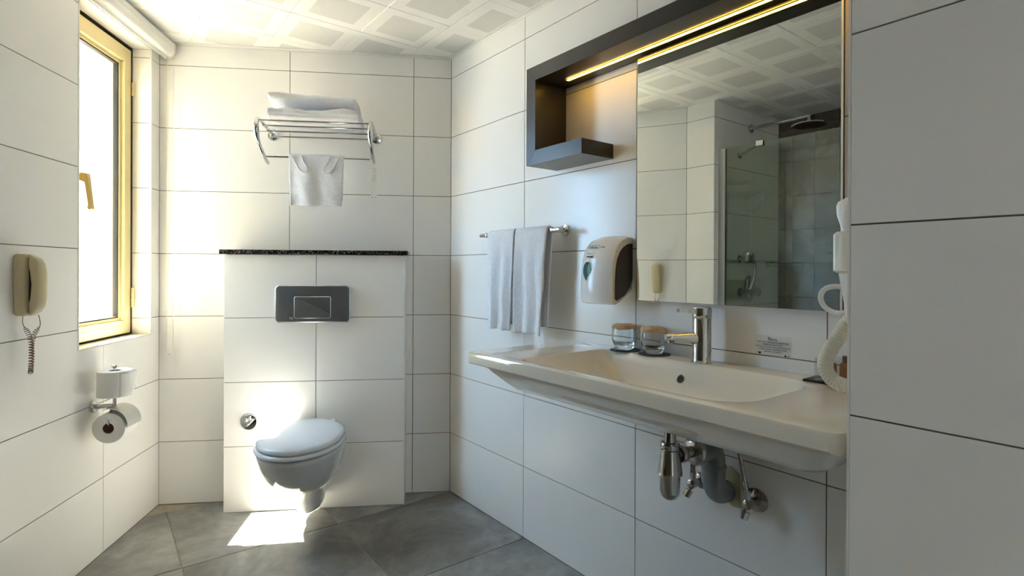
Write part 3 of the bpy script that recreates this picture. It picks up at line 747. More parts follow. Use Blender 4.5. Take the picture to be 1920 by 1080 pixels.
# shell: front sheet swept across the width with rounded shoulders
P = side_profile(); rings = []
NW = 20
for k in range(NW+1):
    u = -1+2*k/NW
    y = u*HW; e = (1-min(1, abs(u))**6)
    sh = 0.80+0.20*(1-abs(u)**3.0)
    rings.append([(-(d*(0.86+0.14*(1-abs(u)**2.6))) - 0.0008, y, z*(0.965+0.035*(1-abs(u)**3)) ) for d, z in P] + [(-(0.06)-0.0008, y, 0.010), (-0.0008, y, 0.050)])
loft(bm, rings); obj('cover', bm, SOAPW, so, 45)
for s in (-1, 1):
    # cream band then grey side cheek
    bm = bmesh.new(); q = [(-(d*0.86)-0.0008, z*0.965) for d, z in P] + [(-0.0608, 0.010), (-0.0008, 0.050)]
    prism(bm, q, s*HW, s*(HW+0.004), 'y') if False else None
    ring = [[(a, s*(HW+0.0002), b_) for a, b_ in q], [(a*0.995, s*(HW+0.0045), b_) for a, b_ in q]]
    loft(bm, ring); obj('side_band', bm, SOAPC, so, 40)
    bm = bmesh.new()
    q = [(-0.0010, 0.205), (-0.022, 0.203), (-0.045, 0.192), (-0.062, 0.176), (-0.076, 0.152), (-0.083, 0.120), (-0.086, 0.080), (-0.0865, 0.020), (-0.078, 0.013), (-0.040, 0.030), (-0.012, 0.058), (-0.0010, 0.085)]
    ring = [[(a, s*(HW+0.0047), b_) for a, b_ in q], [(a*0.98-0.0002, s*(HW+0.0075), b_*0.99+0.0012) for a, b_ in q]]
    loft(bm, ring); obj('side_cheek', bm, SOAPG, so, 40)
# sight window (pointed oval), its rim and the soap behind it
def oval(cy, cz, a, b_, n=28, pt=0.25):
    out = []
    for k in range(n):
        t = 2*PI*k/n; y = a*math.cos(t); z = b_*math.sin(t)
        if z < 0: y *= (1-abs(z/b_)**2*pt)
        out.append((cy+y, cz+z))
    return out
def on_front(bm, pts, d0, d1):
    loft(bm, [[(-(d0), y, z) for y, z in pts], [(-(d1), y, z) for y, z in pts]])
bm = bmesh.new(); on_front(bm, oval(0.028, 0.110, 0.0225, 0.036), 0.104, 0.1120); obj('window_rim', bm, PVC, so, 40)
bm = bmesh.new(); on_front(bm, oval(0.028, 0.110, 0.0198, 0.033), 0.105, 0.1126); SW = obj('sight_window', bm, TEAL, so, 40)
bm = bmesh.new(); on_front(bm, oval(0.0185, 0.113, 0.0090, 0.022), 0.106, 0.1130); obj('soap_level', bm, TEALL, SW, 40)
bm = bmesh.new(); box(bm, -0.1105, -0.104, 0.010, 0.034, 0.158, 0.162, 0.0008); obj('lock_slot', bm, INK, so)
def lbl(s, size, y, z, d, m=INK, sx=1.0): text_mesh(s, size, m, 'lettering', so, (-d, y, z), (PI/2, 0, -PI/2), align='LEFT', sx=sx)
rotL = (PI/2-math.radians(20), 0, -PI/2)
text_mesh('SoftCare', 0.0098, INK, 'lettering', so, (-0.1030, 0.026, 0.1895), (PI/2-math.radians(33), 0, -PI/2), align='LEFT')
text_mesh('Line', 0.0120, INK, 'lettering', so, (-0.1030, -0.0235, 0.1890), (PI/2-math.radians(33), 0, -PI/2), align='LEFT')
bm = bmesh.new()
ol = rrect(-0.0245, 0.0245, -0.0062, 0.0062, 0.006, 6)
tube(bm, [Vector(p) for p in ol], 0.0006, 5, closed=True); o = obj('lettering_outline', bm, INK, so); o.location = (-0.1038, 0.0035, 0.1926); o.rotation_euler = (PI/2-math.radians(33), 0, -PI/2)
text_mesh('Soap', 0.0085, INKG, 'lettering', so, (-0.1112, 0.030, 0.1690), (PI/2-math.radians(12), 0, -PI/2), align='LEFT')
tag(so, 'white wall soap dispenser with grey sides and teal sight window', 'soap dispenser')

# ---------------------------------------------------------------- printed notice on the sink wall
sg = empty('wall_notice', (ax_, 0.7306, 0.932))
bm = bmesh.new(); box(bm, -0.0009, -0.0004, -0.050, 0.050, -0.027, 0.028); obj('film', bm, STICKER, sg)
def nl(s, size, z, y=0.0, sx=1.0, al='CENTER'): text_mesh(s, size, INK, 'lettering', sg, (-0.0011, y, z), (PI/2, 0, -PI/2), 0.0001, al, sx)
nl('the', 0.0060, 0.0205, 0.010); nl('Benny', 0.0100, 0.0150, 0.0, 1.0)
for i, q in enumerate(('LIVING WITH TOMORROWS GENERATIONS', 'PLEASE SAVE YOUR WATER', 'WITH REDUCTION OF THE FLOWER BOUQUETS', 'WORLD CLIMATE, TOMORROW DAYS', 'BEAUTIFUL LIFE BEGINS')):
    nl(q, 0.0050, 0.0080-0.0063*i, 0.0, 0.86)
bm = bmesh.new(); prism(bm, [(-0.006, 0.003), (0.006, 0.003), (0.0, -0.003)], -0.0013, -0.0010, 'x'); o = obj('emblem', bm, INK, sg); o.location = (0, 0.036, -0.0215)
for y in (-0.034, -0.042):
    bm = bmesh.new(); lathe(bm, [(0.0026, -0.0010), (0.0026, -0.0013)], (0, 0, 0), 'x', 14); o = obj('emblem', bm, INK if y > -0.04 else INKG, sg); o.location = (0, y, -0.0225)
tag(sg, 'small clear printed notice stuck on the tiles below the mirror', 'notice')

# ---------------------------------------------------------------- hair dryer on the pier return, hose hanging to the basin
hd = empty('hair_dryer', (1.15, YP, 1.20))
def ring_sec(cx, y0, y1, hx, z, n=24, e=0.75):
    cy, hy = (y0+y1)/2, (y1-y0)/2
    return [(cx+hx*math.copysign(abs(math.cos(a))**e, math.cos(a)), cy+hy*math.copysign(abs(math.sin(a))**e, math.sin(a)), z) for a in [2*PI*k/n for k in range(n)]]
bm = bmesh.new(); loft(bm, [ring_sec(0, 0.0005, 0.091, 0.046, -0.070), ring_sec(0, 0.0005, 0.095, 0.050, -0.066), ring_sec(0, 0.0005, 0.095, 0.050, 0.003), ring_sec(0, 0.0005, 0.091, 0.046, 0.008)]); obj('wall_holder', bm, CREAMPVC, hd, 40)
bm = bmesh.new(); loft(bm, [ring_sec(0, 0.02, 0.082, 0.034, 0.0085), ring_sec(0, 0.018, 0.085, 0.037, 0.022), ring_sec(0, 0.012, 0.090, 0.042, 0.040), ring_sec(0, 0.010, 0.091, 0.043, 0.058), ring_sec(0, 0.014, 0.088, 0.040, 0.066), ring_sec(0, 0.024, 0.074, 0.032, 0.073), ring_sec(0, 0.040, 0.060, 0.018, 0.076)]); obj('head', bm, PVC, hd, 45)
bm = bmesh.new(); loft(bm, [ring_sec(0, 0.034, 0.074, 0.024, -0.166), ring_sec(0, 0.026, 0.080, 0.028, -0.12), ring_sec(0, 0.018, 0.088, 0.034, -0.0705)]); obj('handle', bm, PVC, hd, 45)
bm = bmesh.new(); tube(bm, spline([(0, 0.080, -0.098), (0, 0.102, -0.097), (0, 0.119, -0.104), (0, 0.125, -0.120), (0, 0.118, -0.137), (0, 0.102, -0.147), (0, 0.084, -0.149)], 8), 0.0050, 12); HK = obj('hook', bm, PVC, hd, 180)
bm = bmesh.new(); lathe(bm, [(0.0, -0.008), (0.006, -0.006), (0.0075, 0), (0.006, 0.006), (0.0, 0.008)], (0, 0.087, -0.153), 'z', 14, False); obj('hook_knob', bm, PVC, HK, 180)
hp = spline([(0, 0.062, -0.150), (0, 0.077, -0.168), (0, 0.091, -0.194), (0, 0.106, -0.220), (0, 0.115, -0.246), (0, 0.114, -0.264), (0, 0.104, -0.279), (0, 0.087, -0.287), (0, 0.066, -0.286), (0, 0.046, -0.272)], 22)
hl = [0.0]
for a, b_ in zip(hp[:-1], hp[1:]): hl.append(hl[-1]+(b_-a).length)
tot = hl[-1]; NR = 34; fine = []
import bisect
def along(s):
    i = min(max(bisect.bisect(hl, s)-1, 0), len(hp)-2); f = (s-hl[i])/(hl[i+1]-hl[i]); return hp[i].lerp(hp[i+1], f)
NP = NR*8
fine = [along(tot*k/NP*0.9999) for k in range(NP+1)]
bm = bmesh.new(); tube(bm, fine, lambda t: 0.0126+0.0018*abs(math.sin(t*NR*PI))**0.7, 24); obj('hose', bm, CREAMPVC, hd, 180)
tag(hd, 'white wall hair dryer with corrugated hose beside the mirror', 'hair dryer')

# ---------------------------------------------------------------- tray with amenities
my = empty('amenity_mat', (1.379, 0.500, ZS))
bm = bmesh.new(); box(bm, -0.038, 0.038, -0.110, 0.110, 0.0004, 0.006, 0.0015); obj('mat', bm, COASTER, my, 30)
tag(my, 'black rectangular mat on the washbasin behind the hair dryer hose', 'mat')
ab = empty('acrylic_box', (1.379, 0.535, ZS+0.006))
def acr(bm):
    a = (-0.033, 0.033, -0.050, 0.050); t = 0.002; h = 0.052
    box(bm, a[0], a[1], a[2], a[3], 0.0003, 0.002)
    for q in ((a[0], a[0]+t, a[2], a[3]), (a[1]-t, a[1], a[2], a[3]), (a[0]+t, a[1]-t, a[2], a[2]+t), (a[0]+t, a[1]-t, a[3]-t, a[3])): box(bm, q[0], q[1], q[2], q[3], 0.0021, h)
bm = bmesh.new(); acr(bm); obj('walls', bm, CLEAR, ab)
tag(ab, 'clear acrylic box on the black mat holding small amber bottles', 'box')
for i, (bx_, by_) in enumerate(((1.366, 0.560), (1.390, 0.531))):
    b_ = empty('amenity_bottle', (bx_, by_, ZS+0.0082))
    bm = bmesh.new(); loft(bm, [rrect(-0.012, 0.012, -0.013, 0.013, 0.004, 4, z) for z in (0.0, 0.036)] + [rrect(-0.0095, 0.0095, -0.0105, 0.0105, 0.004, 4, 0.041)]); obj('body', bm, AMBER, b_, 40)
    bm = bmesh.new(); lathe(bm, [(0.0095, 0.0412), (0.0100, 0.042), (0.0100, 0.055), (0.009, 0.057)], seg=24); obj('cap', bm, AMBERG, b_, 40)
    tag(b_, ('small amber bottle in the acrylic box, beside the hair dryer hose', 'small amber bottle in the acrylic box, nearer the wall')[i], 'bottle', 'amber bottles in the acrylic box')
cd_ = empty('paper_card', (1.404, 0.507, ZS+0.0082))
bm = bmesh.new(); box(bm, -0.0012, 0.0012, -0.022, 0.022, 0.0, 0.082, 0.0004); obj('card', bm, PAPER, cd_)
tag(cd_, 'plain white card standing in the acrylic box behind the bottles', 'card')

# ---------------------------------------------------------------- siphon, waste elbow, stop valves
sp = empty('bottle_trap', (1.22, 0.897, 0.52))
bm = bmesh.new(); lathe(bm, [(0.0155, 0.140), (0.0155, 0.2205)], seg=24); obj('tail_pipe', bm, DARKCHROME, sp, 40)
bm = bmesh.new(); lathe(bm, [(0.019, 0.135), (0.0245, 0.137), (0.0255, 0.141), (0.0245, 0.145), (0.0255, 0.149), (0.024, 0.154), (0.0165, 0.156)], seg=32); obj('collar', bm, DARKCHROME, sp, 30)
bm = bmesh.new(); lathe(bm, [(0.0245, 0.068), (0.0325, 0.070), (0.0325, 0.076), (0.0295, 0.100), (0.0245, 0.134), (0.022, 0.136)], seg=36); obj('upper_cup', bm, DARKCHROME, sp, 40)
bm = bmesh.new(); lathe(bm, [(0.001, 0.0), (0.010, 0.0015), (0.018, 0.006), (0.0235, 0.0135), (0.0265, 0.024), (0.0268, 0.0695)], seg=36); obj('lower_cup', bm, DARKCHROME, sp, 40)
bm = bmesh.new(); tube(bm, [(0.012, -0.0025, 0.118), (0.0705, -0.0155, 0.118)], 0.0155, 20); obj('outlet_pipe', bm, DARKCHROME, sp, 40)
bm = bmesh.new(); tube(bm, [(0.026, -0.0102, 0.118), (0.031, -0.0108, 0.118), (0.040, -0.0122, 0.118), (0.045, -0.013, 0.118)], lambda t: 0.020+0.003*math.sin(t*PI), 20); obj('outlet_nut', bm, DARKCHROME, sp, 40)
# rosette and grey elbow (its own thing, fixed in the wall)
tag(sp, 'chrome bottle trap hanging under the middle of the washbasin', 'drain trap')
el = empty('waste_elbow', (ax_, 0.855, 0.505))
ex = lambda x: x-ax_
bm = bmesh.new()
d = Vector((0.988, -0.15, 0)).normalized(); p0 = Vector((ex(1.292), 0.880-0.855, 0.133))
tube(bm, [p0+d*t for t in (0, 0.003, 0.010, 0.016, 0.022)], lambda t: (0.022, 0.034, 0.0385, 0.0385, 0.034)[int(round(t*4))], 32); obj('rosette', bm, DARKCHROME, el, 50)
bm = bmesh.new(); q0 = p0+d*0.0225
tube(bm, spline([q0, q0+d*0.028, q0+d*0.050+Vector((0, 0, -0.006)), q0+d*0.062+Vector((0, 0, -0.026)), q0+d*0.064+Vector((0, 0, -0.048))], 6), 0.0315, 28); obj('upper_elbow', bm, GREYPIPE, el, 60)
b0 = q0+d*0.064
bm = bmesh.new(); tube(bm, [b0+Vector((0, 0, -z)) for z in (0.046, 0.049, 0.056, 0.059)], lambda t: 0.0345 if 0.2 < t < 0.8 else 0.033, 28); obj('collar', bm, GREYPIPE, el, 40)
bm = bmesh.new(); e2 = Vector((-0.0035, 0.0, 0.0))
tube(bm, spline([b0+Vector((0, 0, -0.057)), b0+Vector((0, 0, -0.092)), Vector((b0.x+0.008, b0.y-0.002, b0.z-0.118)), Vector((b0.x+0.028, b0.y-0.003, b0.z-0.132)), Vector((-0.0035, b0.y-0.004, b0.z-0.134))], 7), lambda t: 0.0325 if t < 0.3 else 0.0305, 28); obj('lower_elbow', bm, GREYPIPE, el, 60)
bm = bmesh.new(); yy, zz = b0.y-0.006, b0.z-0.112
prism(bm, [(yy-0.040, zz+0.034), (yy-0.012, zz+0.052), (yy+0.020, zz+0.040), (yy+0.030, zz-0.01), (yy+0.012, zz-0.045), (yy-0.020, zz-0.062), (yy-0.044, zz-0.058), (yy-0.041, zz-0.01)], -0.0028, -0.0006, 'x'); obj('wall_foam', bm, FOAM, el)
tag(el, 'grey plastic waste elbow running from the chrome trap into the wall', 'pipe')
def stop_valve(y, z, label, turn, hose_top, rflange=0.032):
    v = empty('stop_valve', (ax_, y, z))
    bm = bmesh.new(); lathe(bm, [(rflange, -0.0008), (rflange, -0.004), (rflange*0.8, -0.008), (0.014, -0.010)], (0, 0, 0), 'x', 30); obj('flange', bm, DARKCHROME, v, 40)
    bm = bmesh.new(); lathe(bm, [(0.0095, -0.009), (0.0095, -0.03), (0.013, -0.032), (0.013, -0.054), (0.010, -0.056)], (0, 0, 0), 'x', 20); obj('body', bm, DARKCHROME, v, 40)
    kd = Vector((-0.25, 0.2, -0.95)) if turn else Vector((-0.35, 0.30, -0.88)); kd.normalize()
    c = Vector((-0.043, 0, 0))
    bm = bmesh.new(); tube(bm, [c+kd*t for t in (0.010, 0.022, 0.0221, 0.042)], lambda t: 0.006 if t < 0.5 else 0.0115, 10); obj('knob', bm, DARKCHROME, v, 30)
    ud = (Vector(hose_top)-c).normalized()
    bm = bmesh.new(); tube(bm, [c+ud*t for t in (0.008, 0.018, 0.0181, 0.034)], lambda t: 0.0075 if t < 0.5 else 0.0105, 6); obj('hose_nut', bm, BRUSHED, v, 20)
    bm = bmesh.new(); tube(bm, [c+ud*t for t in (0.0341, 0.058)], 0.0075, 12); tube(bm, [c+ud*0.058, Vector(hose_top)], 0.0058, 12); obj('hose', bm, DARKCHROME, v, 40)
    bm = bmesh.new()
    bm.free(); tag(v, label, 'valve', 'stop valves under the basin')
stop_valve(0.772, 0.506, 'chrome stop valve with a tall flexible hose, right of the grey elbow', True, (-0.052, 0.044, 0.232))
stop_valve(0.945, 0.507, 'chrome stop valve on the wall partly hidden behind the trap', False, (-0.060, -0.010, 0.232), 0.024)

# ---------------------------------------------------------------- toilet
TS = 0.635
to = empty('toilet', O_B + bd*TS + bn*CBD, RZ_B)
def plan(hw, front, back=0.0, n=48, z=0.0, e=1.0, cut=0.10, wback=0.72):
    # half ellipse to the front, gently narrowing to the back; y = off from boxing face
    out = []; mid = back+(front-back)*0.46
    for k in range(n):
        a = 2*PI*k/n; c, s = math.cos(a), math.sin(a)
        if s >= 0: out.append((hw*c, mid+(front-mid)*s**1.0, z))
        else:
            t = -s; f = 1-(1-wback)*t**2.0
            x = hw*f*math.copysign(abs(c)**(0.45 if True else 1), c)
            out.append((x, mid-(mid-back)*t**0.85, z))
    return out
bm = bmesh.new()
PR = [(0.042, 0.190, 0.062), (0.052, 0.205, 0.066), (0.060, 0.214, 0.085), (0.069, 0.226, 0.125), (0.080, 0.242, 0.162), (0.094, 0.275, 0.182), (0.115, 0.340, 0.206), (0.137, 0.402, 0.240), (0.155, 0.448, 0.285), (0.167, 0.478, 0.330), (0.174, 0.491, 0.365), (0.176, 0.494, 0.380), (0.173, 0.490, 0.386), (0.150, 0.460, 0.387)]
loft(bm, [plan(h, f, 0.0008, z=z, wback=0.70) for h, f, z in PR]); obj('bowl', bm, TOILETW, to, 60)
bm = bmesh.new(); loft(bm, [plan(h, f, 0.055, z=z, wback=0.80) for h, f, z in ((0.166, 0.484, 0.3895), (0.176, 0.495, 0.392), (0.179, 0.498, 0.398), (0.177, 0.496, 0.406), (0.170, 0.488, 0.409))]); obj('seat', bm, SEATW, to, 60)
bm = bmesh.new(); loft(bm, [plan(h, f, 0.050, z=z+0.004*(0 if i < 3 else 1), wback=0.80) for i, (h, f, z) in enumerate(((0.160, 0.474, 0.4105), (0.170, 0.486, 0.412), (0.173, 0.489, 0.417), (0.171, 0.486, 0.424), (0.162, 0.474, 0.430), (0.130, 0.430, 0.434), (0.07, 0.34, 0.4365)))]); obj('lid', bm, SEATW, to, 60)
for s in (-1, 1):
    bm = bmesh.new(); box(bm, s*0.078-0.018, s*0.078+0.018, 0.012, 0.058, 0.3875, 0.425, 0.004, 2); obj('hinge', bm, PVC, to, 40)
tag(to, 'white wall hung toilet with closed lid in front of the tiled cistern', 'toilet')

# flush plate
fp = empty('flush_plate', O_B + bd*0.646 + bn*CBD + Vector((0, 0, 0.971)), RZ_B)
def rr_xz(hx, z0, z1, r, y, n=6, bow=0.0):
    out = []
    for x, z, _ in rrect(-hx, hx, z0, z1, r, n):
        out.append((x*(1-bow*(1-((z-(z0+z1)/2)/((z1-z0)/2))**2)), y, z))
    return out
bm = bmesh.new(); loft(bm, [rr_xz(0.170, -0.087, 0.087, 0.020, 0.0006), rr_xz(0.171, -0.088, 0.088, 0.020, 0.006), rr_xz(0.171, -0.088, 0.088, 0.020, 0.012), rr_xz(0.167, -0.084, 0.084, 0.017, 0.016)]); obj('rim', bm, PLATEEDGE, fp, 40)
bm = bmesh.new(); loft(bm, [rr_xz(0.1655, -0.0825, 0.0835, 0.016, 0.0150, bow=0.02), rr_xz(0.1655, -0.0825, 0.0835, 0.016, 0.0185, bow=0.02), rr_xz(0.162, -0.079, 0.080, 0.014, 0.0200, bow=0.02)]); PL = obj('plate', bm, GREYPLATE, fp, 40)
bm = bmesh.new(); tube(bm, [Vector((x, 0.0200, z)) for x, _, z in rr_xz(0.0825, -0.066, 0.034, 0.008, 0)], 0.0014, 6, closed=True); obj('button_gap', bm, PLATEEDGE, PL, 60)
# button with an S ridge
bm = bmesh.new(); NX, NZ = 40, 26; vs = []
for i in range(NX+1):
    col = []
    for j in range(NZ+1):
        x = -0.0805+0.161*i/NX; z = -0.0645+0.0965*j/NZ
        u = -x/0.0805
        zr = -0.016 - 0.034*math.tanh(2.0*u)*0.9 + 0.006*math.sin(u*5)
        d = z-zr
        h = 0.0205 + (0.0055*math.exp(-(d/0.010)**2) if d > 0 else 0.0055*math.exp(-(d/0.030)**2))*max(0, 1-abs(u)**6) - 0.003*math.exp(-((d-0.025)/0.02)**2)
        col.append(bm.verts.new((x, h, z)))
    vs.append(col)
for i in range(NX):
    for j in range(NZ): bm.faces.new((vs[i][j], vs[i+1][j], vs[i+1][j+1], vs[i][j+1]))
obj('flush_button', bm, GREYPLATE, fp, 180)
bm = bmesh.new(); box(bm, 0.088, 0.106, 0.0198, 0.0204, -0.072, -0.058); obj('emblem', bm, PLATEEDGE, PL)
tag(fp, 'rectangular dark grey flush plate on the tiled cistern above the toilet', 'flush plate')

# round chrome stop cap beside the toilet
vc = empty('wall_valve', O_B + bd*0.932 + bn*CBD + Vector((0, 0, 0.421)), RZ_B)
bm = bmesh.new(); lathe(bm, [(0.0375, 0.0006), (0.0375, 0.006), (0.034, 0.011), (0.020, 0.013)], (0, 0, 0), 'y', 40); obj('flange', bm, CHROME, vc, 35)
bm = bmesh.new(); tube(bm, [(0.008, 0.012, -0.006), (0.008, 0.026, -0.006), (0.008, 0.034, -0.006)], lambda t: 0.0135 if t < 0.8 else 0.011, 24); obj('outlet', bm, CHROME, vc, 40)
bm = bmesh.new(); tube(bm, [(-0.004, 0.024, -0.004), (-0.022, 0.028, 0.016)], lambda t: 0.005+0.002*t, 12); tube(bm, [(0.008, 0.02, 0.004), (0.008, 0.02, 0.022)], 0.006, 14); tube(bm, [(-0.006, 0.016, 0.012), (-0.006, 0.016, 0.030)], 0.004, 12); obj('lever', bm, CHROME, vc, 40)
tag(vc, 'round chrome water valve on the cistern tiles left of the toilet', 'valve')

# ---------------------------------------------------------------- towel rack over the toilet
SL, SR = 0.868, 0.372
rk = empty('towel_rack', O_B + bd*0.62 + Vector((0, 0, 1.80)), RZ_B)
def arm(s):
    x = s-0.62
    bm = bmesh.new(); pts = spline([(x, 0.010, -0.010), (x, 0.06, -0.004), (x, 0.14, 0.006), (x, 0.205, 0.012), (x, 0.236, 0.006), (x, 0.250, -0.022), (x, 0.246, -0.055), (x, 0.228, -0.085), (x, 0.190, -0.112), (x, 0.150, -0.134), (x, 0.118, -0.150), (x, 0.085, -0.160)], 7)
    tube(bm, pts, lambda t: 0.0085+0.0035*math.exp(-((t-0.52)/0.10)**2), 16); obj('arm', bm, CHROME, rk, 60)
    bm = bmesh.new(); lathe(bm, [(0.0265, 0.0006), (0.0265, 0.006), (0.024, 0.010), (0.013, 0.013), (0.010, 0.020)], (x, 0, -0.010), 'y', 30); obj('flange', bm, CHROME, rk, 35)
arm(SL); arm(SR)
for off, z in ((0.050, -0.024), (0.110, -0.013), (0.168, -0.002), (0.222, 0.0085)):
    bm = bmesh.new(); tube(bm, [(SR-0.62+0.002, off, z), (SL-0.62-0.002, off, z)], 0.0042, 12); obj('shelf_rod', bm, CHROME, rk, 60)
bm = bmesh.new(); tube(bm, [(SR-0.62, 0.121, -0.136), (SL-0.62, 0.121, -0.136)], 0.0045, 12); obj('hanging_rod', bm, CHROME, rk, 60)
tag(rk, 'chrome hotel towel rack with shelf rods on the wall above the toilet', 'towel rack')

def folded(name, s0, s1, offc, a, zc, b_, seed, turns, label, grp, sag=0.0, tilt=0.0):
    root = empty(name, O_B + bd*((s0+s1)/2) + bn*offc + Vector((0, 0, zc)), RZ_B)
    L_ = s1-s0; th = b_/(turns+0.15)*0.92; NT = int(turns*40); NX = 36
    bm = bmesh.new(); cols = []
    for i in range(NX+1):
        u = i/NX-0.5; row = []
        for k in range(NT+1):
            t = k/NT; ang = 2*PI*turns*t + PI*0.5
            sh = t
            ra = a-th*turns*sh*0.98; rb_ = b_*(1-0.16*abs(2*u)**5)-th*turns*sh*0.98-th*0.5
            ra = max(ra-th*0.5, th*0.6); rb_ = max(rb_, th*0.3)
            c, s = math.cos(ang), math.sin(ang)
            y = ra*math.copysign(abs(c)**0.74, c); z = rb_*math.copysign(abs(s)**(0.88 if s > 0 else 0.5), s)
            wob = 1 if t < 1/turns else 0.4
            n1 = fbm(u*3.2+seed, y*6, z*8+seed)
            y += wob*0.016*fbm(u*2.2+seed*2, z*10, seed); z += wob*0.012*n1*(1 if z > 0 else 0.35)
            z += sag*(1-4*u*u)*(-1) + tilt*u + 0.17*y
            xx = u*L_*(1-0.02*sh) + 0.004*fbm(y*9, z*9, seed+5)
            row.append(bm.verts.new((xx, y, z)))
        cols.append(row)
    for i in range(NX):
        for k in range(NT): bm.faces.new((cols[i][k], cols[i+1][k], cols[i+1][k+1], cols[i][k+1]))
    hem = [[cols[i][k].co.copy() for k in range(0, 42)] for i in (3, 4, 5)]
    o = obj('cloth', bm, TOWEL, root, 180)
    md = o.modifiers.new('thickness', 'SOLIDIFY'); md.thickness = th*0.86; md.offset = 0
    if tilt:
        bm = bmesh.new()
        rows_ = [[bm.verts.new((q.x, q.y*1.012, q.z+math.copysign(th*0.47, q.z)) if True else q) for q in r] for r in hem]
        for r0, r1 in zip(rows_[:-1], rows_[1:]):
            for k in range(41): bm.faces.new((r0[k], r1[k], r1[k+1], r0[k+1]))
        obj('hem_band', bm, HEM, root, 180)
    tag(root, label, 'towel', grp); return root, L_, a, b_
folded('folded_towel', 0.425, 0.835, 0.135, 0.108, 1.8375, 0.0345, 3.1, 2.4, 'folded white bath towel lying directly on the rack rods, lower of two', 'folded towels on the rack')
r2, L2, a2, b2 = folded('folded_towel', 0.445, 0.832, 0.130, 0.096, 1.9070, 0.0350, 8.7, 2.4, 'folded white bath towel on top of the other on the rack', 'folded towels on the rack', tilt=0.022)
# hem band on the right end of the upper towel
bm = bmesh.new(); rings = []
for x in (-L2/2+0.020, -L2/2+0.048):
    rings.append([(x, (a2-0.001)*math.copysign(abs(math.cos(t))**0.62, math.cos(t)), -0.008+(b2-0.003)*math.copysign(abs(math.sin(t))**0.75, math.sin(t))) for t in [-1.3+2.6*k/24 for k in range(25)]])
loft(bm, rings, False, False, False); bm.free()
# bath mat over the hanging rod, embossed feet
bmroot = empty('bath_mat', O_B + bd*0.637 + bn*0.121 + Vector((0, 0, 1.664)), RZ_B)
o = hanging('cloth', 0.250, 0.236, 0.232, 0.20, 0.0052, 0.33, thick=0.010, spread=0.010, wr=0.003)
o.parent = bmroot; o.rotation_euler = (0, 0, -PI/2)
for s in (-1, 1):
    pts = []
    for x, z in ((0.105, -0.004), (0.092, -0.030), (0.078, -0.056), (0.064, -0.072), (0.046, -0.076), (0.036, -0.064), (0.040, -0.046), (0.056, -0.022), (0.064, 0.004)):
        q = min((v.co for v in o.data.vertices if v.co.x < 0.0), key=lambda c: abs(c.y-s*x)+abs(c.z-z))
        pts.append((s*x, -q.x+0.0058, z))
    bm = bmesh.new(); tube(bm, spline(pts, 5), 0.0026, 8); obj('foot_outline', bm, TOWEL, bmroot, 180)
tag(bmroot, 'small white terry bath mat with embossed footprints on the rack rod', 'bath mat')
# paper tag hung on the right arm
pt = empty('paper_tag', O_B + bd*0.366 + bn*0.142 + Vector((0, 0, 1.665)), RZ_B)
bm = bmesh.new(); prism(bm, [(-0.016, 0.0), (-0.012, -0.196), (0.016, -0.199), (0.013, -0.016), (0.021, -0.017), (0.023, -0.002), (0.010, -0.003), (0.004, -0.028), (-0.002, -0.028), (-0.008, 0.001)], -0.0005, 0.0005); obj('tag_card', bm, PVC, pt)
def tl(s, size, x, z): text_mesh(s, size, INKG, 'lettering', pt, (x, 0.0008, z), (PI/2, PI/2, PI), 0.0001, 'LEFT', 0.9)
bm = bmesh.new()
for k in range(11):
    for j in range(4):
        w_ = 0.0035+0.0012*random.random(); x0 = -0.009+0.0055*j
        if k == 4 or (j == 3 and random.random() < 0.5): continue
        box(bm, x0, x0+w_, 0.0005, 0.0007, -0.050-0.006*k, -0.0485-0.006*k)
obj('print', bm, INKG, pt)
bm = bmesh.new(); lathe(bm, [(0.0025, 0.0005), (0.0025, 0.0008)], (-0.007, 0, -0.187), 'y', 12); lathe(bm, [(0.0022, 0.0005), (0.0022, 0.0008)], (0.010, 0, -0.186), 'y', 12); obj('print_mark', bm, INKG, pt)
tag(pt, 'white printed paper tag hanging from the right arm of the towel rack', 'tag')

# ---------------------------------------------------------------- wall phone
ph = empty('wall_phone', O_L + ld*0.893 + Vector((0, 0, 0.982)), RZ_L)
def psec(hx, y0, y1, z, r=0.35, n=28):
    out = []
    for k in range(n):
        a = 2*PI*k/n; c, s = math.cos(a), math.sin(a)
        out.append((hx*math.copysign(abs(c)**r, c), (y0+y1)/2+(y1-y0)/2*math.copysign(abs(s)**0.5, s), z))
    return out
bm = bmesh.new()
loft(bm, [psec(0.018, 0.0006, 0.024, 0.000), psec(0.025, 0.0006, 0.029, 0.003), psec(0.0305, 0.0006, 0.032, 0.010), psec(0.0335, 0.0006, 0.0335, 0.024), psec(0.0365, 0.0006, 0.034, 0.10), psec(0.0375, 0.0006, 0.034, 0.168), psec(0.0355, 0.0006, 0.033, 0.184), psec(0.030, 0.0006, 0.030, 0.192), psec(0.022, 0.0006, 0.025, 0.196)]); obj('base', bm, BEIGE, ph, 55)
bm = bmesh.new(); prof = [(0.030, 0.001), (0.0335, 0.012), (0.040, 0.030), (0.045, 0.06), (0.046, 0.10), (0.044, 0.14), (0.038, 0.165), (0.0335, 0.182), (0.031, 0.193)]
rings = []
for i, (yb, z) in enumerate(prof):
    f = (z-0.097)/0.097
    yt = 0.052+0.016*(1-f*f*f*f)-0.006*abs(f)**8
    hx = 0.025*(1-0.35*abs(f)**6)
    if i in (0, len(prof)-1): hx *= 0.62; yt -= 0.009
    if i in (1, len(prof)-2): hx *= 0.92; yt -= 0.002
    yb2 = 0.0345 if abs(f) > 0.62 else 0.0345+0.010*(1-(abs(f)/0.62)**2)
    rings.append(psec(hx, yb2, yt, z, 0.6))
loft(bm, rings); obj('handset', bm, BEIGE, ph, 55)
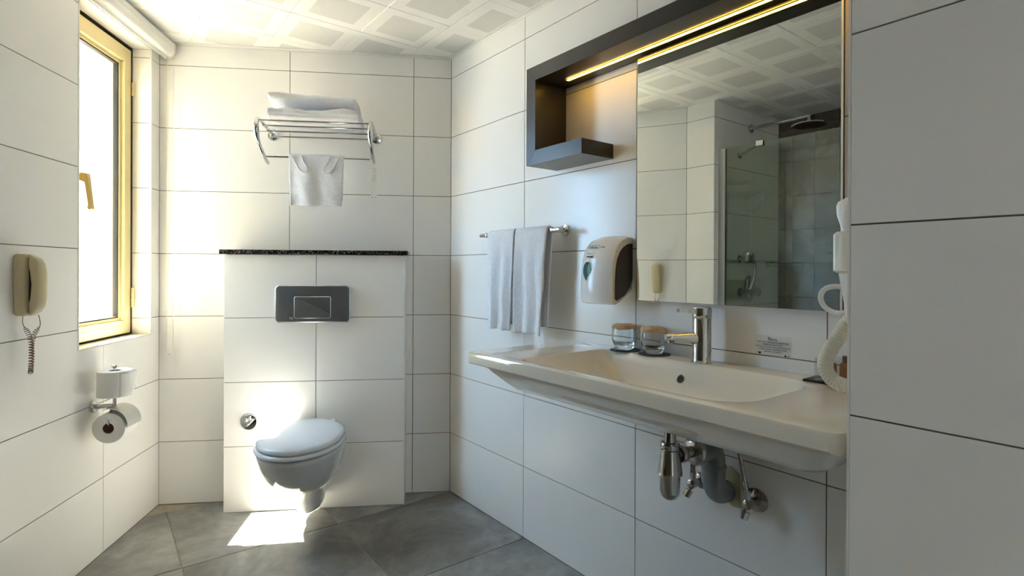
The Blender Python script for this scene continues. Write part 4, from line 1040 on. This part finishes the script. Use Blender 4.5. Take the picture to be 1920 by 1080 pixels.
bm = bmesh.new(); box(bm, -0.014, 0.014, 0.0342, 0.0352, 0.045, 0.145, 0.0003); obj('cradle_slot', bm, RUBBER, ph)
path = spline([(0.014, 0.018, 0.002), (0.015, 0.018, -0.020), (0.011, 0.020, -0.036), (0.002, 0.026, -0.058), (-0.0035, 0.030, -0.090), (-0.0045, 0.031, -0.125), (-0.004, 0.030, -0.160), (0.000, 0.031, -0.180), (0.004, 0.034, -0.160), (0.0045, 0.036, -0.125), (0.003, 0.036, -0.090), (-0.003, 0.040, -0.058), (-0.011, 0.050, -0.034), (-0.009, 0.051, -0.014), (-0.006, 0.049, 0.003)], 40)
n = len(path); pts = []; TURN = 42
for i in range(n*2-1):
    t = i/(n*2-2); a = path[min(int(t*(n-1)), n-2)]; b_ = path[min(int(t*(n-1))+1, n-1)]; p = a.lerp(b_, t*(n-1)-int(t*(n-1)))
    env = min(1, max(0, (t-0.13)/0.05))*min(1, max(0, (0.86-t)/0.05)); ang = 2*PI*TURN*(min(max(t, 0.13), 0.86)-0.13)/0.73
    tg = (b_-a).normalized(); e1 = tg.cross(Vector((0, 1, 0))); e1 = e1.normalized() if e1.length > 0.01 else Vector((1, 0, 0)); e2 = tg.cross(e1)
    pts.append(p+(e1*math.cos(ang)+e2*math.sin(ang))*0.0062*env)
bm = bmesh.new(); tube(bm, pts, 0.0011, 6); obj('coiled_cord', bm, CORD, ph, 180)
tag(ph, 'beige wall phone with coiled brown cord on the left tiled wall', 'telephone')

# ---------------------------------------------------------------- toilet paper holder and rolls
hp_ = empty('paper_holder', O_L + ld*0.520 + Vector((0, 0, 0.600)), RZ_L)
bm = bmesh.new(); lathe(bm, [(0.0235, 0.0006), (0.0235, 0.010), (0.021, 0.014), (0.013, 0.015)], (0, 0, 0), 'y', 30); obj('flange', bm, CHROME, hp_, 35)
bm = bmesh.new(); tube(bm, [(0, 0.014, 0.0), (0, 0.075, 0.002)], 0.009, 16); obj('arm', bm, CHROME, hp_, 40)
bm = bmesh.new(); tube(bm, [(0, 0.080, -0.004), (0, 0.080, 0.150)], 0.0065, 14); lathe(bm, [(0.006, 0.150), (0.011, 0.153), (0.011, 0.158), (0.006, 0.160)], (0, 0.080, 0), 'z', 16); obj('spare_post', bm, CHROME, hp_, 40)
bm = bmesh.new(); tube(bm, spline([(0, 0.075, 0.002), (0.020, 0.080, -0.008), (0.042, 0.082, -0.030), (0.044, 0.082, -0.056), (0.036, 0.082, -0.060)], 6) + [Vector((-0.055, 0.082, -0.060))], 0.0055, 12); obj('roll_bar', bm, CHROME, hp_, 60)
# curved cover plate over the hanging roll
bm = bmesh.new(); ring0, ring1 = [], []
for k in range(17):
    a = math.radians(112-118*k/16); r = 0.0645
    ring0.append((a, r))
prv = []
for xx in (0.044, -0.056):
    prv.append([(xx, 0.082+r*math.cos(a), -0.066+r*math.sin(a)) for a, r in ring0] + [(xx, 0.082+(r+0.0012)*math.cos(a), -0.066+(r+0.0012)*math.sin(a)) for a, r in ring0[::-1]])
loft(bm, prv); obj('cover', bm, BRUSHED, hp_, 50)
tag(hp_, 'chrome double toilet paper holder on the wall under the window', 'paper holder')
def roll(name, loc, rz, vertical, R, W, label, tail):
    r = empty(name, loc, rz); bm = bmesh.new(); n = 48
    prof = [(0.020, -W/2), (R-0.002, -W/2), (R, -W/2+0.002), (R, W/2-0.002), (R-0.002, W/2), (0.020, W/2), (0.020, -W/2)]
    lathe(bm, prof, (0, 0, 0), 'z' if vertical else 'x', n, False)
    for v in bm.verts:
        q = v.co; rad = math.hypot(q.x, q.y) if vertical else math.hypot(q.y, q.z)
        if rad > 0.03:
            k = 1+0.012*fbm(q.x*14+R, q.y*14, q.z*14); 
            if vertical: q.x *= k; q.y *= k
            else: q.y *= k; q.z *= k
    obj('paper', bm, PAPER, r, 45)
    bm = bmesh.new(); lathe(bm, [(0.0185, -W/2+0.0006), (0.0198, -W/2+0.0006), (0.0198, W/2-0.0006), (0.0185, W/2-0.0006), (0.0185, -W/2+0.0006)], (0, 0, 0), 'z' if vertical else 'x', 32, False); obj('core', bm, CARD, r, 45)
    if tail:
        # ragged loose sheet end wrapped on the outside
        bm = bmesh.new(); cols = []
        for i in range(15):
            a = math.radians(42+72*i/14); col = []
            for j in range(9):
                z = W/2*0.985-j/8*W*(1.0+0.10*math.sin(i*0.9)*(i/14)-0.22*(i/14)**2)*0.97
                rr = R*1.006+0.010*(i/14)**3+0.0035*(i/14)*fbm(i*0.35, j*0.5, 2.2)
                col.append(bm.verts.new((rr*math.cos(a), rr*math.sin(a), z)))
            cols.append(col)
        for i in range(14):
            for j in range(8): bm.faces.new((cols[i][j], cols[i+1][j], cols[i+1][j+1], cols[i][j+1]))
        o = obj('loose_sheet', bm, PAPER, r, 180); o.modifiers.new('t', 'SOLIDIFY').thickness = 0.0006
    tag(r, label, 'toilet roll', 'toilet rolls on the holder'); return r
ru = roll('toilet_roll', O_L + ld*0.520 + ln_*0.080 + Vector((0, 0, 0.690)), RZ_L, True, 0.058, 0.098, 'white toilet roll standing upright on the post, upper of the two', True)
rl = roll('toilet_roll', O_L + ld*0.518 + ln_*0.082 + Vector((0, 0, 0.5265)), RZ_L, False, 0.057, 0.098, 'white toilet roll hanging under the steel cover, lower of the two', False)

# ---------------------------------------------------------------- shower seen in the mirror
GX = -0.345
sg_ = empty('shower_screen', (GX, 1.60, 0.0))
bm = bmesh.new(); box(bm, -0.003, 0.003, -0.80, YB-0.003-1.60-0.012, 0.02, 1.907); obj('glass_panel', bm, SHOWERPANE, sg_)
bm = bmesh.new(); box(bm, -0.012, 0.012, YB-0.045-1.60, YB-0.001-1.60, 0.005, 1.907, 0.001); obj('wall_profile', bm, BRUSHED, sg_)
bm = bmesh.new(); box(bm, -0.006, 0.006, -0.80, YB-0.05-1.60, 0.001, 0.0195); obj('floor_profile', bm, BRUSHED, sg_)
bm = bmesh.new(); box(bm, -0.010, 0.014, 0.066, 0.110, 1.884, 1.917, 0.002); obj('glass_clamp', bm, CHROME, sg_)
bm = bmesh.new(); tube(bm, [(-0.010, 0.088, 1.900), (-0.215, YB-0.003-1.60, 1.897)], 0.0065, 12); lathe(bm, [(0.018, YB-0.0035-1.60), (0.018, YB-0.014-1.60), (0.010, YB-0.016-1.60)], (-0.218, 0, 1.897), 'y', 20); obj('brace_bar', bm, CHROME, sg_)
tag(sg_, 'clear glass shower screen with chrome brace, seen only in the mirror', 'shower screen')
sh = empty('rain_shower', (-0.718, YB, 2.103))
bm = bmesh.new(); lathe(bm, [(0.030, -0.0006), (0.030, -0.008), (0.024, -0.012), (0.012, -0.014)], (0, 0, 0), 'y', 28); obj('flange', bm, CHROME, sh, 40)
bm = bmesh.new(); tube(bm, [(0, -0.012, 0), (0, -0.395, 0.004)], 0.011, 14); obj('arm', bm, CHROME, sh, 40)
bm = bmesh.new(); lathe(bm, [(0.011, -0.002), (0.011, -0.022), (0.015, -0.024), (0.015, -0.034)][::-1], (0, -0.382, 0), 'z', 18); obj('joint', bm, CHROME, sh, 40)
bm = bmesh.new(); lathe(bm, [(0.095, -0.058), (0.100, -0.055), (0.100, -0.050), (0.060, -0.040), (0.018, -0.034)], (0, -0.382, 0), 'z', 44); obj('head', bm, CHROME, sh, 40)
bm = bmesh.new(); lathe(bm, [(0.092, -0.0600), (0.092, -0.0582)], (0, -0.382, 0), 'z', 40)
for rr_ in (0.02, 0.04, 0.06, 0.08):
    for k in range(int(rr_*400)):
        a = 2*PI*k/int(rr_*400); lathe(bm, [(0.0018, -0.0625), (0.0024, -0.0600)], (rr_*math.cos(a), -0.382+rr_*math.sin(a), 0), 'z', 6)
obj('nozzle_plate', bm, RUBBER, sh)
tag(sh, 'round chrome rain shower head on a long arm, seen in the mirror', 'shower head')
hs = empty('hand_shower', (-0.577, YB, 1.215))
bm = bmesh.new(); lathe(bm, [(0.024, -0.0006), (0.024, -0.008), (0.013, -0.010), (0.013, -0.040), (0.010, -0.042)], (0, 0, 0), 'y', 24); obj('holder', bm, CHROME, hs, 40)
bm = bmesh.new(); hd_ = Vector((0.4, -0.62, -0.25)).normalized(); c0 = Vector((0.0, -0.062, 0.012))
tube(bm, [c0+hd_*t for t in (-0.022, -0.014, 0.0, 0.012, 0.014)], lambda t: (0.016, 0.030, 0.040, 0.040, 0.034)[int(round(t*4))], 26); obj('head', bm, CHROME, hs, 50)
bm = bmesh.new(); tube(bm, spline([c0+Vector((0, 0.004, 0.018)), c0+Vector((-0.035, 0.0, 0.004)), c0+Vector((-0.075, 0.0, -0.055)), c0+Vector((-0.085, 0.004, -0.115)), c0+Vector((-0.072, 0.012, -0.180)), c0+Vector((-0.055, 0.018, -0.215))], 8), lambda t: 0.016-0.005*t, 16); obj('handle', bm, CHROME, hs, 180)
bm = bmesh.new(); tube(bm, spline([c0+Vector((-0.055, 0.018, -0.214)), c0+Vector((-0.045, 0.02, -0.33)), c0+Vector((-0.02, 0.02, -0.62)), c0+Vector((0.03, 0.02, -0.70)), c0+Vector((0.05, 0.0, -0.60)), c0+Vector((0.03, -0.005, -0.30))], 10), 0.006, 10); obj('hose', bm, BRUSHED, hs, 180)
tag(hs, 'chrome hand shower with curved handle on the shower wall, seen in the mirror', 'hand shower')
mxr = empty('shower_mixer', (-0.700, YB, 1.015))
bm = bmesh.new(); loft(bm, [[(0.062*k*math.cos(a), y, 0.092*k*math.sin(a)) for a in [2*PI*i/40 for i in range(40)]] for y, k in ((-0.0006, 1), (-0.006, 1), (-0.010, 0.94))]); obj('plate', bm, BRUSHED, mxr, 40)
bm = bmesh.new(); lathe(bm, [(0.024, -0.0102), (0.024, -0.045), (0.030, -0.047), (0.030, -0.065), (0.026, -0.068)], (-0.012, 0, -0.020), 'y', 28); obj('control_knob', bm, CHROME, mxr, 40)
bm = bmesh.new(); lathe(bm, [(0.028, -0.0006), (0.028, -0.010), (0.016, -0.012), (0.016, -0.045)], (0.120, 0, -0.022), 'y', 24); tube(bm, [(0.120, -0.034, -0.022), (0.045, -0.040, -0.022)], 0.013, 14); tube(bm, [(0.085, -0.040, -0.022), (0.085, -0.040, -0.075)], 0.009, 12); obj('hose_outlet', bm, CHROME, mxr, 40)
bm = bmesh.new(); tube(bm, [(0.060, -0.022, 0.0), (0.060, -0.022, 0.055)], 0.006, 12); lathe(bm, [(0.009, 0.055), (0.009, 0.064)], (0.060, -0.022, 0), 'z', 12); obj('diverter', bm, CHROME, mxr, 40)
tag(mxr, 'chrome shower mixer with oval plate on the shower wall, seen in the mirror', 'shower mixer')
ss = empty('shower_caddy', (XBR+0.002, YB-0.002, 1.165))
bm = bmesh.new(); pts = [(0.0, -0.20), (0.005, -0.20)]
arc = [(0.19*math.cos(a)+0.0, -0.19*math.sin(a)) for a in [PI/2*k/14 for k in range(15)]]
poly = [(0.0006, -0.0006)] + [(max(a, 0.0006), min(b_, -0.0006)) for a, b_ in arc]
prism(bm, poly, 0.0, 0.006, 'z'); obj('corner_plate', bm, CLEAR, ss)
bm = bmesh.new(); tube(bm, [Vector((max(a*1.02, 0.004), min(b_*1.02, -0.004), 0.030)) for a, b_ in arc], 0.004, 8)
for k in (1, 7, 13): tube(bm, [Vector((arc[k][0]*1.02, arc[k][1]*1.02, 0.030)), Vector((arc[k][0]*0.99, arc[k][1]*0.99, 0.003))], 0.003, 8)
obj('guard_rail', bm, CHROME, ss)
tag(ss, 'small glass corner shelf with chrome rail in the shower, seen in the mirror', 'shelf')

# unseen room added beyond the door opening to hold the fill lamp
br = empty('wall_fill_room', (0, YF-0.1, 0)); tag(br, kind='structure')
bm = bmesh.new(); box(bm, -1.4, 1.9, -2.3, -2.2, -0.06, 2.5); box(bm, -1.4, -1.3, -2.2, -0.02, -0.06, 2.5); box(bm, 1.8, 1.9, -2.2, -0.02, -0.06, 2.5); box(bm, -1.4, 1.9, -2.3, -0.02, 2.5, 2.6); box(bm, -1.4, 1.9, -2.3, -0.02, -0.16, -0.061); obj('wall_core', bm, PLASTER, br)
cl = empty('fill_lamp', (0.30, YF-1.2, 2.50 - 0.0))  # added lamp, out of view, brightens the walls from behind the camera
bm = bmesh.new(); lathe(bm, [(0.16, -0.001), (0.17, -0.01), (0.17, -0.05), (0.16, -0.052)][::-1], (0, 0, 0), 'z', 36); obj('rim', bm, WHITEPAINT, cl, 40)
bm = bmesh.new(); lathe(bm, [(0.001, -0.070), (0.08, -0.066), (0.14, -0.058), (0.159, -0.0525)], (0, 0, 0), 'z', 36); obj('diffuser', bm, emis('fill_lamp_diffuser', (1.0, 0.94, 0.86), 70.0), cl, 40)
tag(cl, 'round white fill lamp added beyond the door opening, out of view', 'lamp')
